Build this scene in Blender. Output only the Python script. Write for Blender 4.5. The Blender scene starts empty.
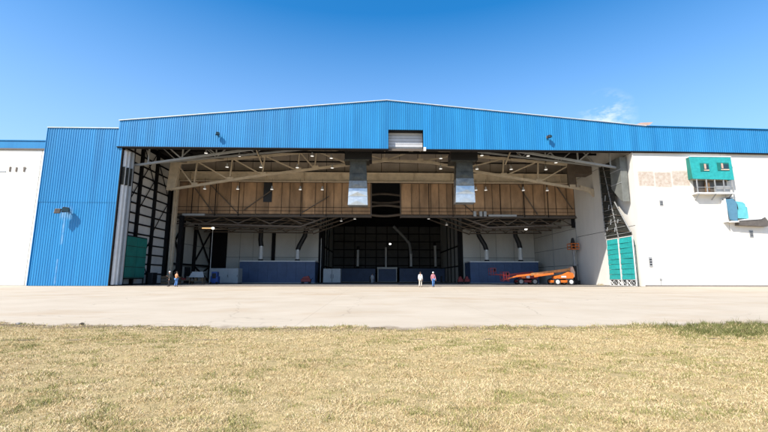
import bpy, bmesh, math, random
import numpy as np
from mathutils import Vector, Matrix
R = math.radians
random.seed(7); rng = np.random.default_rng(11)
sc = bpy.context.scene
C = sc.collection

# ------------------------------------------------------------------ camera, sky, sun, exposure
SUN_EL, SUN_AZ = R(46.5), R(45.0)          # azimuth: towards the left, behind the camera
cam_d = bpy.data.cameras.new('camera'); cam = bpy.data.objects.new('camera', cam_d); C.objects.link(cam)
cam_d.sensor_width = 36.0; cam_d.lens = 18.83; cam_d.clip_end = 6000; cam_d.clip_start = 0.05
pitch, yaw, roll = 0.1531, 0.0234, 0.0016
fw = Vector((math.sin(yaw)*math.cos(pitch), math.cos(yaw)*math.cos(pitch), math.sin(pitch)))
rt = Vector((math.cos(yaw), -math.sin(yaw), 0)); up = rt.cross(fw)
r2 = math.cos(roll)*rt + math.sin(roll)*up; u2 = -math.sin(roll)*rt + math.cos(roll)*up
m3 = Matrix((r2, u2, -fw)).transposed()
cam.matrix_world = Matrix.Translation((0, 0, 1.0)) @ m3.to_4x4()
sc.camera = cam

w = bpy.data.worlds.new('World'); sc.world = w; w.use_nodes = True
nt = w.node_tree; nt.nodes.clear()
out = nt.nodes.new('ShaderNodeOutputWorld'); bg = nt.nodes.new('ShaderNodeBackground')
sky = nt.nodes.new('ShaderNodeTexSky'); sky.sky_type = 'NISHITA'; sky.sun_disc = False
sky.sun_elevation = SUN_EL; sky.sun_rotation = math.pi + SUN_AZ
sky.air_density = 1.0; sky.dust_density = 1.2; sky.ozone_density = 2.5; sky.altitude = 150
hs = nt.nodes.new('ShaderNodeHueSaturation'); hs.inputs['Saturation'].default_value = 1.42; hs.inputs['Value'].default_value = 1.12; hs.inputs['Hue'].default_value = 0.497
bg.inputs['Strength'].default_value = 0.15
# thin wisps of cloud low over the roofs
tc = nt.nodes.new('ShaderNodeTexCoord')
mp = nt.nodes.new('ShaderNodeMapping'); mp.inputs['Scale'].default_value = (1.0, 1.0, 2.2)
nz = nt.nodes.new('ShaderNodeTexNoise'); nz.inputs['Scale'].default_value = 13; nz.inputs['Detail'].default_value = 8; nz.inputs['Roughness'].default_value = 0.62
cr = nt.nodes.new('ShaderNodeMapRange'); cr.inputs['From Min'].default_value = 0.46; cr.inputs['From Max'].default_value = 0.70
sp = nt.nodes.new('ShaderNodeVectorMath'); sp.operation = 'DISTANCE'
cdir = Vector((0.4905, 0.8, 0.338)).normalized(); sp.inputs[1].default_value = cdir
fall = nt.nodes.new('ShaderNodeMapRange'); fall.inputs['From Min'].default_value = 0.062; fall.inputs['From Max'].default_value = 0.005
mul = nt.nodes.new('ShaderNodeMath'); mul.operation = 'MULTIPLY'; mul.use_clamp = True
mixc = nt.nodes.new('ShaderNodeMix'); mixc.data_type = 'RGBA'
mixc.inputs[7].default_value = (6.0, 6.0, 6.1, 1)
L = nt.links.new
L(tc.outputs['Generated'], mp.inputs['Vector']); L(mp.outputs[0], nz.inputs['Vector']); L(nz.outputs['Fac'], cr.inputs['Value'])
L(tc.outputs['Generated'], sp.inputs[0]); L(sp.outputs['Value'], fall.inputs['Value'])
L(cr.outputs[0], mul.inputs[0]); L(fall.outputs[0], mul.inputs[1])
# pale band of haze towards the horizon, the same all round
sz = nt.nodes.new('ShaderNodeSeparateXYZ'); L(tc.outputs['Generated'], sz.inputs[0])
hr_ = nt.nodes.new('ShaderNodeMapRange'); hr_.inputs['From Min'].default_value = 0.58; hr_.inputs['From Max'].default_value = 0.10; hr_.inputs['To Max'].default_value = 0.75
L(sz.outputs['Z'], hr_.inputs['Value'])
hz = nt.nodes.new('ShaderNodeMix'); hz.data_type = 'RGBA'; hz.inputs[7].default_value = (2.8, 4.0, 6.1, 1)
L(hr_.outputs[0], hz.inputs[0]); L(sky.outputs[0], hs.inputs['Color']); L(hs.outputs[0], hz.inputs[6]); L(hz.outputs[2], mixc.inputs[6]); L(mul.outputs[0], mixc.inputs[0])
L(mixc.outputs[2], bg.inputs['Color']); L(bg.outputs[0], out.inputs['Surface'])

sl = bpy.data.lights.new('sun', 'SUN'); sl.energy = 5.0; sl.angle = R(0.53); sl.color = (1.0, 0.93, 0.83)
so = bpy.data.objects.new('sun', sl); C.objects.link(so)
sd = Vector((-math.sin(SUN_AZ)*math.cos(SUN_EL), -math.cos(SUN_AZ)*math.cos(SUN_EL), math.sin(SUN_EL)))
so.rotation_euler = sd.to_track_quat('Z', 'Y').to_euler(); so.location = sd*200

sc.view_settings.view_transform = 'Standard'; sc.view_settings.look = 'None'
sc.view_settings.exposure = 0.58; sc.view_settings.gamma = 1.0
sc.render.engine = 'CYCLES'
cy = sc.cycles
cy.max_bounces = 10; cy.diffuse_bounces = 6; cy.glossy_bounces = 4; cy.use_denoising = True
cy.sample_clamp_indirect = 8.0
try: cy.denoiser = 'OPENIMAGEDENOISE'
except Exception: pass

# ------------------------------------------------------------------ materials
def mat(name, col, rough=0.6, metal=0.0, var=0.12, scale=1.5, stretch=(1, 1, 1), bump=0.0, bscale=20, col2=None, thr=None, spec=None, rnd=0.0):
    m = bpy.data.materials.new(name); m.use_nodes = True
    n = m.node_tree.nodes; l = m.node_tree.links.new; b = n['Principled BSDF']
    b.inputs['Roughness'].default_value = rough; b.inputs['Metallic'].default_value = metal
    if spec is not None: b.inputs['Specular IOR Level'].default_value = spec
    g = n.new('ShaderNodeNewGeometry'); mpn = n.new('ShaderNodeMapping'); mpn.inputs['Scale'].default_value = stretch
    l(g.outputs['Position'], mpn.inputs['Vector'])
    t = n.new('ShaderNodeTexNoise'); t.inputs['Scale'].default_value = scale; t.inputs['Detail'].default_value = 6; t.inputs['Roughness'].default_value = 0.6
    l(mpn.outputs[0], t.inputs['Vector'])
    rmp = n.new('ShaderNodeMapRange')
    lo, hi = thr or (0.3, 0.7)
    rmp.inputs['From Min'].default_value = lo; rmp.inputs['From Max'].default_value = hi
    l(t.outputs['Fac'], rmp.inputs['Value'])
    mx = n.new('ShaderNodeMix'); mx.data_type = 'RGBA'
    c2 = col2 or tuple(c*(1-2*var) for c in col)
    mx.inputs[6].default_value = (*c2, 1); mx.inputs[7].default_value = (*col, 1)
    l(rmp.outputs[0], mx.inputs[0])
    src = mx.outputs[2]
    if rnd:
        oi = n.new('ShaderNodeObjectInfo'); rr = n.new('ShaderNodeMapRange')
        rr.inputs['To Min'].default_value = 1-rnd; rr.inputs['To Max'].default_value = 1+rnd
        l(oi.outputs['Random'], rr.inputs['Value'])
        hv = n.new('ShaderNodeHueSaturation'); l(src, hv.inputs['Color']); l(rr.outputs[0], hv.inputs['Value']); src = hv.outputs[0]
    l(src, b.inputs['Base Color'])
    if bump:
        t2 = n.new('ShaderNodeTexNoise'); t2.inputs['Scale'].default_value = bscale; t2.inputs['Detail'].default_value = 5
        l(g.outputs['Position'], t2.inputs['Vector'])
        bp = n.new('ShaderNodeBump'); bp.inputs['Strength'].default_value = bump; bp.inputs['Distance'].default_value = 0.02
        l(t2.outputs['Fac'], bp.inputs['Height']); l(bp.outputs[0], b.inputs['Normal'])
    m['final'] = src.node.name
    return m
M = {}
M['blue'] = mat('blue_cladding', (0.018, 0.215, 0.455), 0.40, 0, 0.10, 0.6, (1.6, 1.6, 0.16), rnd=0.08, col2=(0.009, 0.160, 0.375))
M['coping'] = mat('white_coping', (0.72, 0.74, 0.76), 0.4, 0.2)
M['white_wall'] = mat('white_painted_concrete', (0.74, 0.70, 0.62), 0.8, 0, 0.05, 0.6, (1, 1, 0.3), bump=0.15, bscale=9)
M['inner_white'] = mat('inner_white_concrete', (0.70, 0.685, 0.64), 0.85, 0, 0.05, 0.5, (1, 1, 0.4), bump=0.1, bscale=6)
M['liner'] = mat('pale_liner', (0.60, 0.59, 0.56), 0.8, 0, 0.10, 0.6, rnd=0.08)
M['inner_wall'] = mat('inner_concrete', (0.62, 0.605, 0.55), 0.85, 0, 0.06, 0.5, (1, 1, 0.4), bump=0.1, bscale=6)
M['grey_wall'] = mat('grey_liner', (0.50, 0.50, 0.46), 0.8, 0, 0.10, 0.4, (1, 1, 0.4))
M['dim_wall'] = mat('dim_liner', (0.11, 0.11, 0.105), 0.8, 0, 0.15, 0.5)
M['dark_steel'] = mat('dark_steel', (0.009, 0.009, 0.010), 0.7, 0, 0.2, 2, spec=0.2)
M['tan_steel'] = mat('tan_painted_steel', (0.62, 0.52, 0.385), 0.6, 0, 0.14, 1.2)
M['grey_steel'] = mat('grey_painted_steel', (0.32, 0.33, 0.33), 0.55, 0, 0.12, 1.2)
M['brown_steel'] = mat('brown_steel', (0.13, 0.10, 0.075), 0.65, 0, 0.15, 1.5)
M['red_steel'] = mat('red_oxide_steel', (0.17, 0.035, 0.02), 0.65, 0, 0.15, 1.5)
M['tan_panel'] = mat('tan_panel', (0.47, 0.295, 0.165), 0.75, 0, 0.26, 0.8, (1, 1, 0.35), rnd=0.20)
M['grey_panel'] = mat('grey_brown_panel', (0.46, 0.39, 0.325), 0.75, 0, 0.12, 0.7, rnd=0.08)
M['dark_net'] = mat('dark_netting', (0.032, 0.034, 0.026), 0.9, 0, 0.35, 3.0, (1, 1, 0.5))
M['teal'] = mat('teal_tarp', (0.022, 0.37, 0.36), 0.55, 0, 0.15, 3.0, rnd=0.08, bump=0.4, bscale=3)
M['teal_dark'] = mat('teal_panel_dark', (0.008, 0.17, 0.14), 0.6, 0, 0.15, 1.0, rnd=0.08)
M['galv'] = mat('galvanised_sheet', (0.62, 0.64, 0.63), 0.33, 0.75, 0.12, 2.5, bump=0.15, bscale=3)
M['booth'] = mat('navy_booth', (0.055, 0.098, 0.205), 0.5, 0, 0.12, 0.8, rnd=0.06)
M['white_metal'] = mat('white_metal', (0.72, 0.72, 0.70), 0.45, 0, 0.06, 2)
M['pale_metal'] = mat('pale_grey_metal', (0.36, 0.38, 0.39), 0.5, 0, 0.08, 1)
M['black'] = mat('black_paint', (0.012, 0.012, 0.014), 0.5, 0, 0.2, 3)
M['roof'] = mat('roof_deck', (0.022, 0.020, 0.018), 0.9, 0, 0.15, 1)
M['floor'] = mat('floor_concrete', (0.32, 0.29, 0.25), 0.7, 0, 0.12, 0.35)
M['orange'] = mat('orange_paint', (0.72, 0.17, 0.02), 0.4, 0, 0.1, 3)
M['tan_boom'] = mat('tan_boom', (0.56, 0.25, 0.08), 0.45, 0, 0.2, 3)
M['red'] = mat('red_paint', (0.27, 0.018, 0.016), 0.45, 0, 0.15, 3)
M['rubber'] = mat('rubber', (0.018, 0.018, 0.018), 0.8, 0, 0.2, 4)
M['wood'] = mat('weathered_wood', (0.20, 0.12, 0.06), 0.8, 0, 0.2, 4, (1, 1, 4))
M['bluebin'] = mat('blue_plastic', (0.02, 0.07, 0.28), 0.45, 0, 0.1, 3)
M['hood_blue'] = mat('slate_blue_sheet', (0.10, 0.24, 0.34), 0.45, 0, 0.1, 2)
M['hood_teal'] = mat('pale_teal_sheet', (0.14, 0.52, 0.56), 0.45, 0, 0.1, 2)
M['hopper'] = mat('dull_hopper', (0.17, 0.18, 0.165), 0.7, 0, 0.2, 1.0)
M['shutter'] = mat('shutter_slats', (0.50, 0.51, 0.53), 0.6, 0, 0.06, 2)
M['seam'] = mat('seam_rib', (0.20, 0.135, 0.08), 0.7, 0, 0.15, 2)
M['rail'] = mat('steel_rail', (0.20, 0.17, 0.14), 0.5, 0.4, 0.2, 2)
M['stone'] = mat('stone', (0.36, 0.33, 0.29), 0.9, 0, 0.2, 9, bump=0.5, bscale=20)
M['soil'] = mat('dark_soil', (0.06, 0.045, 0.03), 0.95, 0, 0.25, 12, bump=0.8, bscale=30)
M['pinkbox'] = mat('weathered_pink_panel', (0.62, 0.42, 0.32), 0.7, 0, 0.12, 2)
M['skin'] = mat('skin', (0.50, 0.28, 0.19), 0.6, 0, 0.05, 5)
def emis(name, col, s):
    m = bpy.data.materials.new(name); m.use_nodes = True; b = m.node_tree.nodes['Principled BSDF']
    b.inputs['Emission Color'].default_value = (*col, 1); b.inputs['Emission Strength'].default_value = s; return m
M['lit'] = emis('lit_bulb', (1, 0.97, 0.9), 3)
M['glow'] = emis('lamp_glow', (1, 0.96, 0.88), 0.7)
M['olive'] = mat('shaded_sheet_metal', (0.085, 0.085, 0.068), 0.5, 0.3, 0.3, 1.6)  # dark copy of the duct metal, header shade put into its colour
M['midgalv'] = mat('half_shaded_sheet_metal', (0.26, 0.27, 0.255), 0.45, 0.4, 0.25, 2.0)
M['warm'] = emis('warm_tube', (1, 0.62, 0.25), 0.9)
def glassmat():
    m = mat('dark_glass', (0.02, 0.05, 0.06), 0.08, 0, 0.05, 1); return m
M['glass'] = glassmat()

# white wall of the right block: worn band of old paint and faint scuffs with a shape of their own
def stain(m, boxes, col, thr=(0.42, 0.6), nscale=2.2, strength=0.8):
    n = m.node_tree.nodes; l = m.node_tree.links.new; b = n['Principled BSDF']
    src = b.inputs['Base Color'].links[0].from_socket
    g = n.new('ShaderNodeNewGeometry'); sx = n.new('ShaderNodeSeparateXYZ'); l(g.outputs['Position'], sx.inputs[0])
    def math_(op, a, c=None):
        q = n.new('ShaderNodeMath'); q.operation = op
        for i, v in enumerate((a, c)):
            if v is None: continue
            if isinstance(v, (int, float)): q.inputs[i].default_value = v
            else: l(v, q.inputs[i])
        return q.outputs[0]
    def soft(v, a, bb, e):
        p = n.new('ShaderNodeMapRange'); p.interpolation_type = 'SMOOTHSTEP'; p.inputs['From Min'].default_value = a-e; p.inputs['From Max'].default_value = a+e; l(v, p.inputs['Value'])
        q = n.new('ShaderNodeMapRange'); q.interpolation_type = 'SMOOTHSTEP'; q.inputs['From Min'].default_value = bb+e; q.inputs['From Max'].default_value = bb-e; l(v, q.inputs['Value'])
        return math_('MULTIPLY', p.outputs[0], q.outputs[0])
    tot = None
    for (x0, x1, z0, z1, e) in boxes:
        k = math_('MULTIPLY', soft(sx.outputs[0], x0, x1, e), soft(sx.outputs[2], z0, z1, e))
        tot = k if tot is None else math_('MAXIMUM', tot, k)
    t = n.new('ShaderNodeTexNoise'); t.inputs['Scale'].default_value = nscale; t.inputs['Detail'].default_value = 7; t.inputs['Roughness'].default_value = 0.7
    l(g.outputs['Position'], t.inputs['Vector'])
    rr = n.new('ShaderNodeMapRange'); rr.inputs['From Min'].default_value = thr[0]; rr.inputs['From Max'].default_value = thr[1]; rr.inputs['To Max'].default_value = strength
    l(t.outputs['Fac'], rr.inputs['Value'])
    f = math_('MULTIPLY', tot, rr.outputs[0])
    mx = n.new('ShaderNodeMix'); mx.data_type = 'RGBA'; l(f, mx.inputs[0]); l(src, mx.inputs[6]); mx.inputs[7].default_value = (*col, 1)
    l(mx.outputs[2], b.inputs['Base Color'])
stain(M['white_wall'], [(34.2, 36.3, 12.8, 14.8, 0.15), (36.4, 38.6, 12.7, 14.7, 0.15), (38.7, 41.0, 12.9, 14.9, 0.2)], (0.34, 0.235, 0.16), (0.10, 0.68), 2.6, 0.85)
stain(M['white_wall'], [(34.4, 35.5, 0.1, 6.5, 0.3), (45.9, 60, 13.8, 14.25, 0.06), (-49.5, -42.9, 11.5, 12.0, 0.1), (-60, -46.2, 11.6, 12.4, 0.1), (47, 56, 11.6, 12.4, 0.1)], (0.42, 0.36, 0.30), (0.5, 0.66), 4.0, 0.55)
stain(M['white_wall'], [(-60, -42, 13.72, 13.80, 0.03), (-60, -44.3, 11.9, 11.96, 0.03)], (0.35, 0.32, 0.28), (0.2, 0.4), 2.0, 0.5)
# pale run-down streaks under the lamp on the blue pocket
stain(M['blue'], [(-38.42, -38.16, 5.0, 8.8, 0.10), (-38.6, -38.42, 0.2, 3.2, 0.10), (-38.8, -37.4, 8.2, 9.6, 0.3)], (0.36, 0.50, 0.66), (0.30, 0.65), 1.2, 0.4)

# ------------------------------------------------------------------ mesh helpers
class MB:
    def __init__(s): s.v = []; s.f = []
    def add(s, vs, fs):
        o = len(s.v); s.v += [tuple(p) for p in vs]; s.f += [tuple(i+o for i in f) for f in fs]; return s
    def box(s, x0, x1, y0, y1, z0, z1):
        return s.add([(x0,y0,z0),(x1,y0,z0),(x1,y1,z0),(x0,y1,z0),(x0,y0,z1),(x1,y0,z1),(x1,y1,z1),(x0,y1,z1)],
                     [(0,3,2,1),(4,5,6,7),(0,1,5,4),(1,2,6,5),(2,3,7,6),(3,0,4,7)])
    def bar(s, a, b, w=0.2, h=None):
        a, b = Vector(a), Vector(b); h = h or w; d = (b-a).normalized()
        u = d.cross(Vector((0, 0, 1)));
        if u.length < 1e-3: u = Vector((1, 0, 0))
        u.normalize(); v = u.cross(d).normalized(); vs = []
        for p in (a, b):
            for su, sv in ((-1,-1),(1,-1),(1,1),(-1,1)): vs.append(p + u*su*w/2 + v*sv*h/2)
        return s.add(vs, [(0,1,2,3),(7,6,5,4),(0,4,5,1),(1,5,6,2),(2,6,7,3),(3,7,4,0)])
    def tube(s, pts, r, seg=10, caps=True):
        pts = [Vector(p) for p in pts]; rs = r if isinstance(r, (list, tuple)) else [r]*len(pts); rings = []
        for i, p in enumerate(pts):
            d = (pts[min(i+1, len(pts)-1)] - pts[max(i-1, 0)]).normalized()
            ref = Vector((0, 1, 0)) if abs(d.y) < 0.9 else Vector((1, 0, 0))
            u = d.cross(ref).normalized(); v = d.cross(u).normalized()
            rings.append([p + (u*math.cos(2*math.pi*k/seg) + v*math.sin(2*math.pi*k/seg))*rs[i] for k in range(seg)])
        vs = [q for rg in rings for q in rg]; fs = []
        for i in range(len(pts)-1):
            for k in range(seg):
                a = i*seg+k; b = i*seg+(k+1) % seg; fs.append((a, b, b+seg, a+seg))
        if caps: fs += [tuple(range(seg-1, -1, -1)), tuple((len(pts)-1)*seg+k for k in range(seg))]
        return s.add(vs, fs)
    def prism(s, poly, axis, a, b):      # poly: 2-D outline, extruded along the axis from a to b
        n = len(poly); vs = []
        for t in (a, b):
            for p, q in poly: vs.append({'x': (t, p, q), 'y': (p, t, q), 'z': (p, q, t)}[axis])
        return s.add(vs, [tuple(range(n)), tuple(range(2*n-1, n-1, -1))] + [(i, (i+1) % n, n+(i+1) % n, n+i) for i in range(n)])
    def mesh(s, name, m):
        me = bpy.data.meshes.new(name); me.from_pydata(s.v, [], s.f); me.materials.append(m)
        bm = bmesh.new(); bm.from_mesh(me); bmesh.ops.recalc_face_normals(bm, faces=bm.faces); bm.to_mesh(me); bm.free()
        return me
    def build(s, name, m, parent=None, bevel=0.0, smooth=False):
        me = s.mesh(name, m)
        if smooth:
            for p in me.polygons: p.use_smooth = True
        o = bpy.data.objects.new(name, me); C.objects.link(o)
        if parent is not None: o.parent = parent
        if bevel:
            bv = o.modifiers.new('bevel', 'BEVEL'); bv.width = bevel; bv.segments = 2; bv.limit_method = 'ANGLE'
        return o
def link(name, me, parent=None, loc=(0, 0, 0), rz=0):
    o = bpy.data.objects.new(name, me); C.objects.link(o); o.location = loc; o.rotation_euler.z = rz
    if parent is not None: o.parent = parent
    return o
def tag(o, label=None, cat=None, group=None, kind=None):
    if label: o['label'] = label
    if cat: o['category'] = cat
    if group: o['group'] = group
    if kind: o['kind'] = kind
    return o
def empty(name, label, cat, loc=(0, 0, 0), rz=0, group=None):
    o = bpy.data.objects.new(name, None); C.objects.link(o); o.location = loc; o.rotation_euler.z = rz
    o.empty_display_size = 0.3
    return tag(o, label, cat, group)

# ------------------------------------------------------------------ ground, apron, lawn
SL = 0.6/38.5
def apron_z(y): return -SL*(50-y)
def edge_y(x): return np.interp(x, [-60, -25, -12.9, -7.8, 0.4, 8.85, 13.2, 25, 60], [21, 16.5, 14.5, 13.5, 12.95, 13.6, 13.55, 13.8, 15])

g = MB(); g.add([(-3000,-3000,-1.6),(3000,-3000,-1.6),(3000,3000,-1.6),(-3000,3000,-1.6)], [(0,1,2,3)])
M['field'] = mat('dry_field', (0.30, 0.25, 0.12), 0.95, 0, 0.2, 0.3)
tag(g.build('ground', M['field']), kind='structure')

def apron_mat():
    m = mat('apron_concrete', (0.49, 0.42, 0.32), 0.85, 0, 0.04, 0.3, (1, 1, 1), bump=0.25, bscale=14, col2=(0.425, 0.355, 0.26))
    n = m.node_tree.nodes; l = m.node_tree.links.new; b = n['Principled BSDF']
    src = b.inputs['Base Color'].links[0].from_socket
    g = n.new('ShaderNodeNewGeometry')
    def layer(src, scale, stretch, lo, hi, col, s, loc=(0,0,0)):
        mpn = n.new('ShaderNodeMapping'); mpn.inputs['Scale'].default_value = stretch; mpn.inputs['Location'].default_value = loc; l(g.outputs['Position'], mpn.inputs['Vector'])
        t = n.new('ShaderNodeTexNoise'); t.inputs['Scale'].default_value = scale; t.inputs['Detail'].default_value = 7; t.inputs['Roughness'].default_value = 0.65
        l(mpn.outputs[0], t.inputs['Vector'])
        r = n.new('ShaderNodeMapRange'); r.inputs['From Min'].default_value = lo; r.inputs['From Max'].default_value = hi; r.inputs['To Max'].default_value = s
        l(t.outputs['Fac'], r.inputs['Value'])
        mx = n.new('ShaderNodeMix'); mx.data_type = 'RGBA'; l(r.outputs[0], mx.inputs[0]); l(src, mx.inputs[6]); mx.inputs[7].default_value = (*col, 1)
        return mx.outputs[2]
    src = layer(src, 0.16, (0.7, 1.3, 1), 0.52, 0.72, (0.36, 0.25, 0.14), 0.65)
    src = layer(src, 0.5, (0.35, 1.6, 1), 0.62, 0.72, (0.26, 0.22, 0.18), 0.45, (3, 7, 0))
    src = layer(src, 3.0, (1, 1, 1), 0.60, 0.75, (0.30, 0.27, 0.23), 0.35)
    # soil washed out over the grass edge
    sx = n.new('ShaderNodeSeparateXYZ'); l(g.outputs['Position'], sx.inputs[0])
    x2 = n.new('ShaderNodeMath'); x2.operation = 'MULTIPLY'; l(sx.outputs[0], x2.inputs[0]); l(sx.outputs[0], x2.inputs[1])
    ye = n.new('ShaderNodeMath'); ye.operation = 'MULTIPLY_ADD'; l(x2.outputs[0], ye.inputs[0]); ye.inputs[1].default_value = -0.0065; l(sx.outputs[1], ye.inputs[2])
    tn = n.new('ShaderNodeTexNoise'); tn.inputs['Scale'].default_value = 1.1; tn.inputs['Detail'].default_value = 8; tn.inputs['Roughness'].default_value = 0.7; l(g.outputs['Position'], tn.inputs['Vector'])
    ya = n.new('ShaderNodeMath'); ya.operation = 'MULTIPLY_ADD'; l(tn.outputs['Fac'], ya.inputs[0]); ya.inputs[1].default_value = -2.4; l(ye.outputs[0], ya.inputs[2])
    rr = n.new('ShaderNodeMapRange'); rr.inputs['From Min'].default_value = 12.45; rr.inputs['From Max'].default_value = 11.9; rr.inputs['To Max'].default_value = 0.8; l(ya.outputs[0], rr.inputs['Value'])
    mz = n.new('ShaderNodeMix'); mz.data_type = 'RGBA'; l(rr.outputs[0], mz.inputs[0]); l(src, mz.inputs[6]); mz.inputs[7].default_value = (0.20, 0.15, 0.09, 1); src = mz.outputs[2]
    # slab joints, mostly filled with dust
    bt = n.new('ShaderNodeTexBrick'); bt.inputs['Scale'].default_value = 1.0; bt.offset = 0.0; bt.inputs['Brick Width'].default_value = 7.5; bt.inputs['Row Height'].default_value = 7.5; bt.inputs['Mortar Size'].default_value = 0.02; bt.inputs['Mortar Smooth'].default_value = 0.6
    bo = n.new('ShaderNodeVectorMath'); bo.inputs[1].default_value = (2.6, 1.4, 0); l(g.outputs['Position'], bo.inputs[0]); l(bo.outputs[0], bt.inputs['Vector'])
    bj = n.new('ShaderNodeMath'); bj.operation = 'MULTIPLY'; l(bt.outputs['Fac'], bj.inputs[0]); l(tn.outputs['Fac'], bj.inputs[1])
    mj = n.new('ShaderNodeMix'); mj.data_type = 'RGBA'; l(bj.outputs[0], mj.inputs[0]); l(src, mj.inputs[6]); mj.inputs[7].default_value = (0.30, 0.25, 0.19, 1); src = mj.outputs[2]
    l(src, b.inputs['Base Color'])
    # wandering cracks
    v = n.new('ShaderNodeTexVoronoi'); v.feature = 'DISTANCE_TO_EDGE'; v.inputs['Scale'].default_value = 0.10
    nn = n.new('ShaderNodeTexNoise'); nn.inputs['Scale'].default_value = 0.8; l(g.outputs['Position'], nn.inputs['Vector'])
    av = n.new('ShaderNodeVectorMath'); av.operation = 'ADD'; l(g.outputs['Position'], av.inputs[0]); l(nn.outputs['Color'], av.inputs[1]); l(av.outputs[0], v.inputs['Vector'])
    r = n.new('ShaderNodeMapRange'); r.inputs['From Min'].default_value = 0.004; r.inputs['From Max'].default_value = 0.0; r.inputs['To Max'].default_value = 0.3; l(v.outputs['Distance'], r.inputs['Value'])
    mx = n.new('ShaderNodeMix'); mx.data_type = 'RGBA'; l(r.outputs[0], mx.inputs[0]); l(src, mx.inputs[6]); mx.inputs[7].default_value = (0.15, 0.12, 0.09, 1)
    l(mx.outputs[2], b.inputs['Base Color'])
    return m
M['apron'] = apron_mat()
a = MB(); a.add([(-500,11,apron_z(11)),(500,11,apron_z(11)),(500,50,0),(-500,50,0)], [(0,1,2,3)])
tag(a.build('apron', M['apron']), kind='structure')
a = MB(); a.add([(-36,50,0),(36,50,0),(36,114,0),(-36,114,0)], [(0,1,2,3)])
fl = tag(a.build('hangar_floor', M['floor']), kind='structure')
for y in (49.35, 50.45, 51.1, 51.75):
    MB().box(-41, 33.5, y-0.035, y+0.035, apron_z(min(y, 50))+0.004-0.02, max(apron_z(y), 0)+0.016).build('door_rail', M['rail'], fl)
MB().box(33.72, 120, 49.2, 50, -0.1, 0.075).build('kerb', M['floor'], fl)

# lawn: one sheet with soft bumps, lifted slightly over the edge of the apron
nx, ny = 260, 110
xs = np.linspace(-70, 70, nx); xs = np.sign(xs)*np.abs(xs/70)**1.35*70
ys = np.concatenate([np.linspace(-60, 2, 20), np.linspace(2.5, 26, ny-20)])
X, Y = np.meshgrid(xs, ys)
def vnoise(x, y, f, seed):
    r = np.random.default_rng(seed).random((256, 256)); x = np.asarray(x)*f+1000; y = np.asarray(y)*f+1000
    xi = np.floor(x).astype(int); yi = np.floor(y).astype(int); u = x-xi; v = y-yi; u = u*u*(3-2*u); v = v*v*(3-2*v)
    q = lambda i, j: r[i % 256, j % 256]
    return (q(xi,yi)*(1-u)+q(xi+1,yi)*u)*(1-v)+(q(xi,yi+1)*(1-u)+q(xi+1,yi+1)*u)*v
def lawn_z(x, y):
    e = edge_y(x) + 0.75*(vnoise(x, 0*x, 0.7, 3)-0.5) + 0.5*(vnoise(x, 0*x, 2.6, 4)-0.5) + 0.25*(vnoise(x, 0*x, 7.0, 5)-0.5)
    z = -0.61 + 0.05*(vnoise(x, y, 0.5, 1)-0.5) + 0.035*(vnoise(x, y, 2.2, 2)-0.5) + 0.03*(vnoise(x, y, 4.3, 7)-0.5)
    d = e - y
    lip = 0.055*np.exp(-(d/0.6)**2)
    top = apron_z(y)
    return np.where(d > 0, np.maximum(z + lip, np.where(y > 11, top+0.012, -9)), top - 0.25*np.clip(-d/0.12, 0, 1) + 0.01*(d > -0.02))
Z = lawn_z(X, Y)
Z[:1] = -1.55
verts = np.stack([X, Y, Z], -1).reshape(-1, 3)
fs = [(j*nx+i, j*nx+i+1, (j+1)*nx+i+1, (j+1)*nx+i) for j in range(ny-1) for i in range(nx-1)]
me = bpy.data.meshes.new('lawn'); me.from_pydata(verts.tolist(), [], fs)
M['lawn'] = mat('lawn_thatch', (0.46, 0.345, 0.16), 0.95, 0, 0.25, 9, bump=0.9, bscale=45, col2=(0.25, 0.19, 0.08))

def soil_edge(m):
    n = m.node_tree.nodes; l = m.node_tree.links.new; b = n['Principled BSDF']; src = b.inputs['Base Color'].links[0].from_socket
    g = n.new('ShaderNodeNewGeometry'); sx = n.new('ShaderNodeSeparateXYZ'); l(g.outputs['Position'], sx.inputs[0])
    x2 = n.new('ShaderNodeMath'); x2.operation = 'MULTIPLY'; l(sx.outputs[0], x2.inputs[0]); l(sx.outputs[0], x2.inputs[1])
    ye = n.new('ShaderNodeMath'); ye.operation = 'MULTIPLY_ADD'; l(x2.outputs[0], ye.inputs[0]); ye.inputs[1].default_value = -0.0065; l(sx.outputs[1], ye.inputs[2])
    rr = n.new('ShaderNodeMapRange'); rr.inputs['From Min'].default_value = 12.1; rr.inputs['From Max'].default_value = 12.7; rr.inputs['To Max'].default_value = 0.9; l(ye.outputs[0], rr.inputs['Value'])
    mz = n.new('ShaderNodeMix'); mz.data_type = 'RGBA'; l(rr.outputs[0], mz.inputs[0]); l(src, mz.inputs[6]); mz.inputs[7].default_value = (0.15, 0.105, 0.06, 1); l(mz.outputs[2], b.inputs['Base Color'])
soil_edge(M['lawn'])
me.materials.append(M['lawn'])
for p in me.polygons: p.use_smooth = True
lawn = tag(link('lawn', me), kind='structure')

# ------------------------------------------------------------------ the hangar
hangar = empty('hangar', 'large aircraft hangar with blue ribbed gable, white walls and wide open front', 'hangar', (0, 50, 0))
def H(o):                       # parent a world-space part to the hangar
    o.parent = hangar; o.matrix_parent_inverse = Matrix.Translation((0, -50, 0)); return o
def sub(o, p):                  # world-space sub-part of a part of the hangar
    o.parent = p; o.matrix_parent_inverse = p.matrix_world.inverted() if False else Matrix.Identity(4); return o
PX, PZ, EL, ER, EZ, BZ = 1.5, 24.06, -32.75, 35.77, 20.88, 17.45
def top_z(x):
    if x <= PX: return EZ + (PZ-EZ)*(x-EL)/(PX-EL)
    if x <= ER: return PZ - (PZ-EZ)*(x-PX)/(ER-PX)
    return EZ - 0.3*(x-ER)/16
def bot_z(x): return BZ if x < ER else BZ - 0.15*(x-ER)/16
NOT0, NOT1, NOTZ = 1.72, 6.25, 20.05          # recess above the tail slot
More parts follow.
